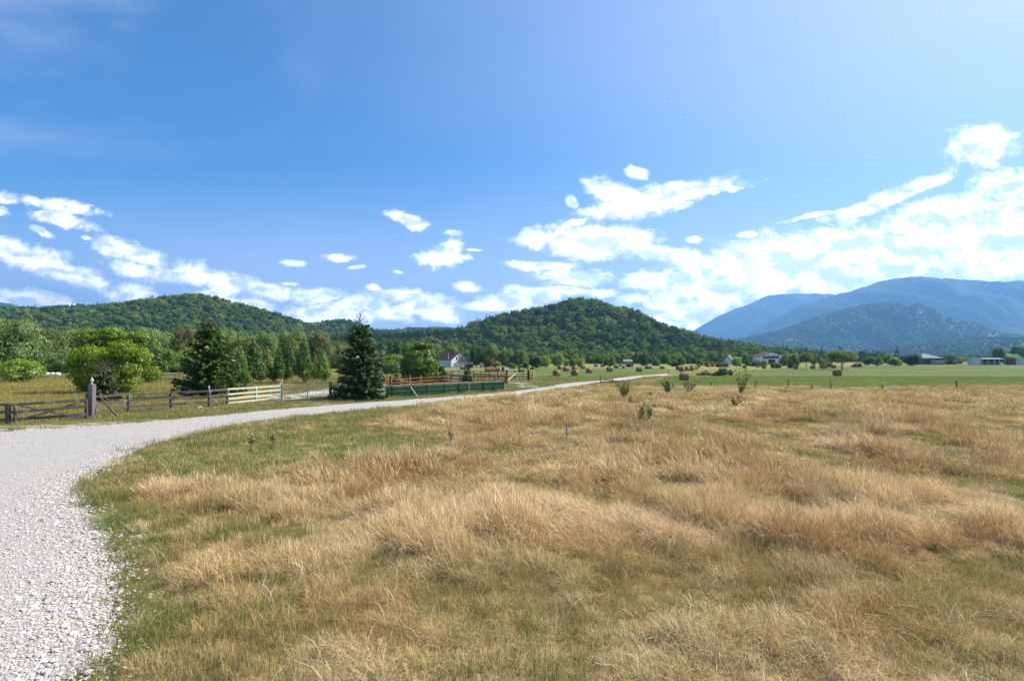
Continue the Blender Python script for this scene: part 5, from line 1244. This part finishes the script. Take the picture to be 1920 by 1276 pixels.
# stakes and wire posts
def stake(px, base, top, r, label, leanpx=0, mat=None, fork=False, name='fence_post', group=None, sq=False):
    Y = CAM_H * F / (base - HOR); x = gx(px, Y); g = gz1(x, Y); h = hz(top, Y); m = MB(); L = leanpx / F * Y
    if sq: m.bar((0, 0, -.2), (L, 0, h - g), r * 2, r * 1.6, .006, (0, 1, 0))
    elif fork: m.cyl((0, 0, -.2), (0, 0, h * .35), r, r * .9, 7); m.cyl((0, 0, h * .3), (-.03, 0, h), r * .8, r * .5, 7); m.cyl((0, 0, h * .35), (.22, 0, h * .85), r * .8, r * .5, 7)
    else: m.cyl((0, 0, -.2), (L * .5 + .01, 0, (h - g) * .5), r * 1.05, r, 7); m.cyl((L * .5 + .01, 0, (h - g) * .5), (L, 0, h - g), r, r * .75, 7)
    tag(m.build(name, mat or M_GREYWOOD, None, (x, Y, g)), label, 'post', group)
gk = 'wire fence posts between the straw meadow and the green field'
DKW = M_WOOD
stake(1062, 825, 793.5, .028, 'lone short grey stake in the middle of the dry meadow', 0, plain('grey_stake', (.26, .25, .27), .8), name='stake', sq=True)
stake(1263, 728, 715, .05, 'dark post leaning left beside the narrow dark bush', -3.5, DKW, group=gk)
stake(1333, 729, 715.5, .075, 'thick dark post left of the tall yellow-green sapling', 0, DKW, group=gk)
stake(1416, 730, 712.5, .045, 'forked dark post right of the tall yellow-green sapling', 0, DKW, True, group=gk)
stake(1477, 729, 708.5, .05, 'tall straight dark post right of the forked one', 1.2, DKW, group=gk)
stake(1522, 730, 720.5, .06, 'very short post between the two tall thin ones', 0, DKW, group=gk)
stake(1559, 732, 711, .05, 'tall thin post leaning left below the large dark bale', -3, DKW, group=gk)
stake(1654.5, 731, 719, .11, 'stumpy thick post in the straw, second from the right edge', -.5, M_GREYWOOD, group=gk)
stake(1794, 726.5, 713.5, .10, 'rightmost thick post at the edge of the green field', -1, DKW, group=gk)
stake(1196, 722.5, 718, .05, 'low stub post right of the broken barrier', 1.2, DKW, group=gk)
gy = 'thin wire posts beside the far road'
stake(1018, 714, 704, .045, 'first thin wire post right of the yard', 0, None, group=gy); stake(1030.7, 714.5, 702.5, .045, 'second thin wire post right of the yard', 0, None, group=gy)
stake(1046.5, 718, 706, .065, 'thicker wire post below the big bale nearest the yard gate', 0, None, group=gy)
stake(1252.8, 705, 692.5, .07, 'tall post where the gravel road ends', 0, None, group=gy)
# broken barrier
a = G(1125.6, 718.5); e = empty('wooden_barrier', (a[0], a[1], 0), 0, 'broken dark wooden barrier with a slanting pole beside the road', 'barrier')
Y0 = a[1]
def bb(p, q, r, nm): m = MB(); m.cyl((gx(p[0], Y0) - a[0], p[2], hz(p[1], Y0)), (gx(q[0], Y0) - a[0], q[2], hz(q[1], Y0)), r, r * .9, 7); m.build(nm, DKW, e)
bb((1125.6, 719, 0), (1125.6, 704.3, 0), .07, 'post'); bb((1148.8, 719, 0), (1148.6, 709, 0), .07, 'post'); bb((1125.8, 711, -.12), (1175, 715.4, -.12), .06, 'pole'); bb((1127, 715, .1), (1172, 718, .1), .05, 'lower_rail')
bb((1141, 716, -.1), (1148, 711.5, -.1), .04, 'brace'); bb((1149, 713, -.1), (1157, 717.5, -.1), .04, 'brace')
# log edge behind the gate, trough, white lumps, hives, stones
Y = 54; m = MB(); m.cyl((gx(532, Y), Y, .16), (gx(567, Y + 3), Y + 3, .16), .17, .15, 10); tag(m.build('log', DKW, None), 'long dark log lying on the grass behind the metal gate', 'log')
Y = 92; e = empty('feeding_trough', (gx(328, Y), Y, 0), 0, 'long low grey trough under the fruit trees', 'trough'); L = 47 / F * Y
m = MB(); m.prism([(-L / 2, -.3, .35), (-L / 2, .3, .35), (-L / 2, .38, .62), (-L / 2, -.38, .62)], (L, 0, 0)); m.build('basin', plain('trough_grey', (.38, .40, .42), .6), e)
for s_ in (-.45, 0, .45):
    m = MB(); m.box((L * s_, 0, .17), (.12, .5, .36)); m.build('leg', M_WOOD, e)
def lump(px, py, wpx, hpx, label, col):
    Y = 98; x = gx(px, Y); bm = bmesh.new(); bmesh.ops.create_icosphere(bm, subdivisions=3, radius=1)
    for v in bm.verts:
        n = float(fbm(np.array([v.co.x * 1.5 + px]), np.array([v.co.y * 1.5 + v.co.z]), 5, 3)[0]); v.co *= .8 + .4 * n; v.co.x *= wpx / F * Y / 2; v.co.y *= .45; v.co.z = max(v.co.z, -.5) * hpx / F * Y * .62
    me = bpy.data.meshes.new('wrapped_bundle'); bm.to_mesh(me); bm.free(); me.polygons.foreach_set('use_smooth', [True] * len(me.polygons)); 
    tag(link('wrapped_bundle', me, plain('white_wrap', col, .7, 0, .3, 3), None, (x, Y, .28)), label, 'bundle', 'pale bundles at the far side of the paddock')
lump(90, 704, 8, 6, 'leftmost of the pale bundles lying behind the bright fruit tree', (.66, .62, .62)); lump(98.5, 704, 10, 6.5, 'second pale bundle, the creamiest and widest', (.66, .58, .48))
lump(108.5, 704, 11, 6, 'third pale bundle, touching the trunk of the fruit tree', (.66, .62, .64)); lump(127.5, 704, 6, 4, 'small white bundle right of the fruit tree trunk', (.72, .72, .74))
for k, (px, lab) in enumerate(((276, 'left one of two pale blue beehives under the feathery tree'), (281.5, 'right one of two pale blue beehives under the feathery tree'))):
    Y = 82; e = empty('beehive', (gx(px, Y), Y, 0), .2 * k, lab, 'beehive', 'two beehives'); m = MB(); m.box((0, 0, .32), (.42, .42, .5)); m.build('box', plain('pale_blue_paint', (.25, .36, .46), .6), e); m = MB(); m.box((0, 0, .61), (.5, .5, .07)); m.build('lid', M_METAL, e); m = MB(); m.box((0, 0, .03), (.4, .4, .1)); m.build('stand', M_WOOD, e)
def rock(px, py, wpx, label, mat=M_STONE, group='stones along the foot of the fences'):
    x, y = G(px, py); s = wpx / F * y / 2; bm = bmesh.new(); bmesh.ops.create_icosphere(bm, subdivisions=2, radius=1); rr = random.Random(px)
    for v in bm.verts: v.co *= rr.uniform(.82, 1.1); v.co.x *= s; v.co.y *= s * .7; v.co.z = max(v.co.z * s * .55, -.03)
    me = bpy.data.meshes.new('stone'); bm.to_mesh(me); bm.free(); tag(link('stone', me, mat, None, (x, y, max(.02, s * .2) + gz1(x, y))), label, 'stone', group)
MO = plain('orange_stone', (.60, .30, .08), .8)
for a in [(447, 757.5, 5, 'leftmost small white stone below the pale green fence'), (455.5, 757, 4, 'tiny stone right of the leftmost white one below the pale green fence'), (473.5, 756, 7, 'pale stone right next to the orange one'),
          (492.5, 755, 6, 'reddish flat stone below the middle of the pale green fence'), (502.5, 754.8, 5, 'white stone near the left gate post, left of the last one'), (508.5, 754, 5, 'last pale stone before the left gate post'),
          (374.5, 766, 14, 'flat grey slab lying below the finial post of the dark fence'), (403, 766.5, 9, 'pale stone right of the flat grey slab'), (1016.5, 726.2, 3, 'white stone at the edge of the road by the yard entrance'), (1057, 719, 3, 'white stone by the road below the wire posts')]: rock(*a)
rock(467.5, 755.8, 4, 'orange stone below the pale green fence', MO)
rock(521, 906, 17, 'flat grey stone lying in the tall straw near the road bend', M_STONE, None)

# ------------------------------------------------------------------ buildings
M_WALL = plain('white_render', (.74, .75, .76), .85, 0, .10, 1); M_ROOFR = plain('red_brown_tiles', (.085, .032, .034), .6, 0, .35, 2); M_ROOFG = plain('grey_roof', (.20, .20, .22), .85, 0, .15, 2)
M_WOODD = wood_mat('balcony_wood', (.30, .13, .06), (.42, .20, .09)); M_DKWOOD = wood_mat('dark_balcony_wood', (.05, .03, .025), (.09, .055, .04))
def gable_house(name, label, x, y, rz, Wd, Ln, he, hr, wall, roof, ov=.35, rt=.14):
    """gable end faces -Y (local); ridge runs along local Y"""
    e = empty(name, (x, y, 0), rz, label, 'house'); m = MB()
    m.prism([(-Wd / 2, 0, -.3), (Wd / 2, 0, -.3), (Wd / 2, 0, he), (0, 0, hr), (-Wd / 2, 0, he)], (0, Ln, 0)); m.build('wall', wall, e)
    r = MB(); sl = (hr - he) / (Wd / 2)
    for s in (-1, 1):
        xo = s * (Wd / 2 + ov); zo = he - ov * sl + .03
        r.prism([(0, -ov, hr + .03), (xo, -ov, zo), (xo, -ov, zo + rt), (0, -ov, hr + .03 + rt)], (0, Ln + 2 * ov, 0))
    return e, r.build('roof', roof, e)
def window(e, x, z, w, h, y=0, nm='window', side='front'):
    m = MB(); m.box((x, y - .03, z), (w, .08, h)); f = m.build(nm, M_WHITE, e); m = MB(); m.box((x - w * .23, y - .075, z), (w * .36, .03, h * .84)); m.box((x + w * .23, y - .075, z), (w * .36, .03, h * .84)); m.build('pane', M_DARK, f); return f
Y = 190; e, rf = gable_house('white_house', 'white house with a red-brown roof and wooden balcony beyond the walnut', gx(861, Y), Y, radians(38), 6.8, 8.6, 2.9, 5.5, M_WALL, M_ROOFR, .4)
window(e, .2, 3.35, .7, 1.5); window(e, 1.25, 3.35, .7, 1.5); window(e, -1.0, 3.35, .6, 1.3); window(e, -1.9, 1.2, .55, .6)
b = empty('balcony', (0, 0, 0)); b.parent = e
m = MB(); m.box((.75, -.55, 2.35), (2.9, 1.1, .12)); m.build('floor', M_WOODD, b); m = MB()
for z in (2.75, 3.15): m.bar((-.7, -1.08, z), (2.2, -1.08, z), .05, .08)
for k in range(15): m.bar((-.7 + 2.9 * k / 14, -1.08, 2.4), (-.7 + 2.9 * k / 14, -1.08, 3.15), .04, .06)
for xx_ in (-.7, 2.2): 
    for z in (2.75, 3.15): m.bar((xx_, -1.08, z), (xx_, 0, z), .05, .08)
m.build('railing', M_WOODD, b); m = MB()
for xx_ in (-.5, .75, 2.0): m.bar((xx_, -1.0, 2.3), (xx_, 0, 1.5), .09, .09)
m.build('bracket', M_DKWOOD, b)
m = MB(); m.box((-.9, 3.2, 5.0), (.5, .5, 1.3)); m.build('chimney', M_ROOFR, rf); m = MB(); m.cyl((-3.7, 1.6, .6), (-3.7, 1.6, 5.0), .13, None, 8); m.cyl((-3.7, 1.6, 5.0), (-3.7, 1.6, 5.15), .2, None, 8); m.build('flue_pipe', M_LIGHTM, e)
Y = 285; e, rf = gable_house('farmhouse', 'broad white farmhouse with a low red gable roof and dark balcony', gx(1447, Y), Y, radians(-6), 12.2, 11, 4.6, 6.75, M_WALL, M_ROOFR, .7)
b = empty('balcony', (0, 0, 0)); b.parent = e; m = MB(); m.box((-.8, -.8, 3.3), (8.5, 1.5, .15)); m.build('floor', M_DKWOOD, b)
m = MB(); m.box((-.8, -1.5, 3.9), (8.5, .08, .85)); m.build('railing', M_DKWOOD, b)
for xw in (-4.2, -1.8, .8, 3.4): window(e, xw, 4.35, .9, 1.1)
for xw in (-4, 4): window(e, xw, 1.6, 1.2, 1.2)
m = MB(); m.box((0, -.03, 1.3), (3.6, .1, 2.6)); m.build('garage_door', M_DKWOOD, e); m = MB(); m.box((2.5, 5, 6.6), (.6, .6, 1.4)); m.build('chimney', M_ROOFR, rf)
Y = 290; e, rf = gable_house('cottage', 'small white cottage with a steep grey-mauve roof', gx(1366, Y), Y, radians(-28), 4.6, 7, 2.0, 5.0, plain('cool_white_wall', (.60, .64, .70), .8, 0, .1), plain('mauve_roof', (.22, .19, .22), .6), .3)
window(e, 0, 2.9, .8, 1.0); window(e, -1.1, 1.2, .8, 1.0); window(e, 1.1, 1.2, .8, 1.0)
Y = 275; e, rf = gable_house('shed', 'low shed with a grey metal roof behind the bushes left of the column tree', gx(1184, Y), Y, radians(90), 4, 4.4, 1.6, 2.5, M_GREYWOOD, M_ROOFG, .3); m = MB(); m.box((-.5, -.02, .8), (.9, .06, 1.6)); m.build('door', M_DKWOOD, e)
Y = 300; e, rf = gable_house('hut', 'little hut with an orange-red roof right of the grey-mauve cottage', gx(1389, Y), Y, radians(60), 3.4, 4, 2.2, 3.6, M_GREYWOOD, plain('orange_tiles', (.38, .12, .05), .7), .3); m = MB(); m.box((0, -.02, .9), (.9, .06, 1.8)); m.build('door', M_DKWOOD, e)
Y = 330; e, rf = gable_house('barn', 'pale-roofed barn just left of the broad farmhouse', gx(1414, Y), Y, radians(85), 5, 8, 2.4, 3.9, M_GREYWOOD, plain('pale_roof', (.52, .50, .48), .6), .4); m = MB(); m.box((0, -.02, 1.1), (2, .06, 2.2)); m.build('door', M_DKWOOD, e)
# pavilion with pyramid roof
Y = 270; x = gx(1741, Y); e = empty('pavilion', (x, Y, 0), 0, 'pavilion with a large grey pyramid roof', 'pavilion')
m = MB(); w_, d_ = 5.2, 4; m.bm.verts.ensure_lookup_table()
A = [m.bm.verts.new(p) for p in ((-6.3, -d_, 3.45), (4.8, -d_, 3.45), (4.8, d_, 3.45), (-6.3, d_, 3.45))]; Bv = [m.bm.verts.new((p.co.x, p.co.y, p.co.z - .2)) for p in A]; R1 = m.bm.verts.new((-3.6, 0, 5.75)); R2 = m.bm.verts.new((-2.2, 0, 5.75))
for f in ((A[0], A[1], R2, R1), (A[1], A[2], R2), (A[2], A[3], R1, R2), (A[3], A[0], R1), (Bv[3], Bv[2], Bv[1], Bv[0])): m.bm.faces.new(f)
for i in range(4): m.bm.faces.new((A[i], Bv[i], Bv[(i + 1) % 4], A[(i + 1) % 4]))
m.build('roof', M_ROOFG, e)
for xx_ in (-5.6, -2.2, 1.2, 4.3):
    for yy_ in (-3.5, 3.5): m = MB(); m.box((xx_, yy_, 1.6), (.25, .25, 3.3)); m.build('column', M_DKWOOD, e)
m = MB(); m.box((-.6, 1, 1.4), (9, 4, 2.8)); m.build('wall', plain('dark_grey_wall', (.10, .11, .13), .7), e)
for z_ in (.9, 1.9): m = MB(); m.box((1.5, -3.75, z_), (6.2, .12, .28)); m.build('railing', M_WHITE, e)
# containers and market shed
Y = 255
def container(px0, px1, top, col, label, ribs=True, nm='shipping_container', Yc=255):
    x0, x1 = gx(px0, Yc), gx(px1, Yc); Lc = x1 - x0; h = hz(top, Yc); e = empty(nm, ((x0 + x1) / 2, Yc, 0), 0, label, 'container', 'containers at the far right'); mt = plain('container_paint', col, .5, 0, .12)
    m = MB(); m.box((0, 0, h / 2), (Lc, 2.4, h)); 
    for k in range(int(Lc / .35)): m.box((-Lc / 2 + .2 + k * .35, -1.22, h / 2), (.14, .06, h - .3))
    m.build('body', mt, e); m = MB()
    for s in (-1, 1): m.box((s * (Lc / 2 - .06), -1.25, h / 2), (.14, .1, h + .02))
    m.build('frame', mt, e); m = MB(); m.box((-Lc * .22, -1.28, h * .48), (.95, .05, h * .8)); m.build('door', plain('door_paint', tuple(k * .85 for k in col), .5), e)
container(1818, 1835.5, 670.5, (.50, .56, .62), 'pale blue-grey container at the left end of the market shed'); container(1886, 1899, 671.5, (.10, .03, .04), 'dark red container right of the market shed'); container(1900.5, 1917, 671.5, (.42, .52, .62), 'pale blue container at the far right, nearest the photo edge')
x = gx(1858, Y); e = empty('market_shed', (x, Y, 0), 0, 'long open market shed with a flat roof and colourful wares', 'shed'); Lm = gx(1880, Y) - gx(1837, Y)
m = MB(); m.prism([(-Lm / 2, -1.8, 2.75), (-Lm / 2, 1.8, 3.3), (-Lm / 2, 1.8, 3.5), (-Lm / 2, -1.8, 2.95)], (Lm, 0, 0)); m.build('roof', M_ROOFG, e)
m = MB(); m.box((0, 1.6, 1.5), (Lm - .2, .1, 3.1)); m.build('back_wall', plain('dark_green_wall', (.03, .07, .05), .8), e)
for k in range(5): m = MB(); m.box((-Lm / 2 + .2 + k * (Lm - .4) / 4, -1.6, 1.4), (.12, .12, 2.9)); m.build('column', M_WHITE, e)
for k, cz in enumerate(((.30, .10, .05), (.04, .20, .18), (.40, .30, .05), (.30, .32, .34), (.03, .16, .06), (.35, .15, .04), (.05, .15, .22), (.38, .36, .30))):
    m = MB(); m.box((-Lm / 2 + .9 + k * (Lm - 1.6) / 8, -.6, .65 + (k % 2) * .3), (.8, .7, 1.1 + .4 * (k % 3))); m.build('wares', plain('goods_%d' % k, cz, .6), e)
# yard things by the white house
Y = 190; x = gx(905, Y); e = empty('white_van', (x, Y, 0), 0, 'white delivery van parked by the small dark tree', 'van'); m = MB()
m.prism([(-1.0, -.85, .35), (-1.0, -.85, 1.55), (-.75, -.85, 1.75), (.25, -.85, 1.75), (.65, -.85, 1.2), (1.1, -.85, 1.05), (1.15, -.85, .35)], (0, 1.7, 0)); m.build('body', plain('van_white', (.42, .44, .42), .35, 0, .1), e, bevel=.03)
m = MB(); m.prism([(.0, -.87, 1.15), (.0, -.87, 1.62), (.2, -.87, 1.62), (.5, -.87, 1.15)], (0, 1.74, 0)); m.build('window', M_DARK, e)
for xw in (-.6, .7): 
    for yw in (-.86, .72): m = MB(); m.cyl((xw, yw, .28), (xw, yw + .16, .28), .28, None, 14); m.build('wheel', plain('tyre', (.02, .02, .02), .8), e)
Y = 172; e, rf = gable_house('shed', 'small dark shed between the white house and the van', gx(887, Y), Y, radians(90), 2.2, 2.2, 1.2, 1.9, plain('black_boards', (.03, .03, .035), .8), plain('dark_roof', (.04, .04, .05), .7), .15); m = MB(); m.box((0, -.02, .6), (.7, .05, 1.1)); m.build('door', M_DKWOOD, e)
Y = 150; e = empty('table', (gx(889, Y), Y, 0), 0, 'low pale wooden table in front of the dark shed', 'table'); m = MB(); m.box((0, 0, .55), (2.0, .9, .08)); m.build('top', M_PALEWOOD, e)
for s in (-.9, .9): m = MB(); m.box((s, 0, .26), (.1, .8, .52)); m.build('leg', M_GREYWOOD, e)
Y = 128; e = empty('bench', (gx(951.5, Y), Y, 0), 0, 'white slatted bench behind the brown yard fence', 'bench'); m = MB()
for z in (.5, .72, .94): m.box((0, .2, z), (1.55, .05, .13))
m.build('backrest', M_WHITE, e); m = MB(); m.box((0, -.05, .42), (1.55, .45, .06)); m.build('seat', M_WHITE, e)
for s in (-.7, .7): m = MB(); m.box((s, 0, .5), (.08, .5, 1.0)); m.build('leg', M_WHITE, e)
Y = 126; e = empty('water_tank', (gx(943, Y), Y, 0), 0, 'dark grey square tank left of the white bench', 'tank'); m = MB(); m.box((0, 0, .55), (.72, .72, 1.1)); m.build('body', plain('dark_grey_plastic', (.06, .065, .08), .5), e, bevel=.04); m = MB(); m.cyl((0, 0, 1.1), (0, 0, 1.22), .22, None, 12); m.build('lid', plain('dark_grey_lid', (.05, .05, .06), .5), e)
Y = 80; e = empty('crate_pallets', (gx(857, Y), Y, 0), 0, 'white board stand behind the inner brown fence', 'stand')
for z in (.35, .75, 1.0): m = MB(); m.box((0, 0, z), (1.2, .06, .16)); m.build('board', M_WHITE, e)
for s in (-.55, .55): m = MB(); m.box((s, .08, .55), (.1, .08, 1.1)); m.build('leg', M_GREYWOOD, e)
e.name = 'board_stand'
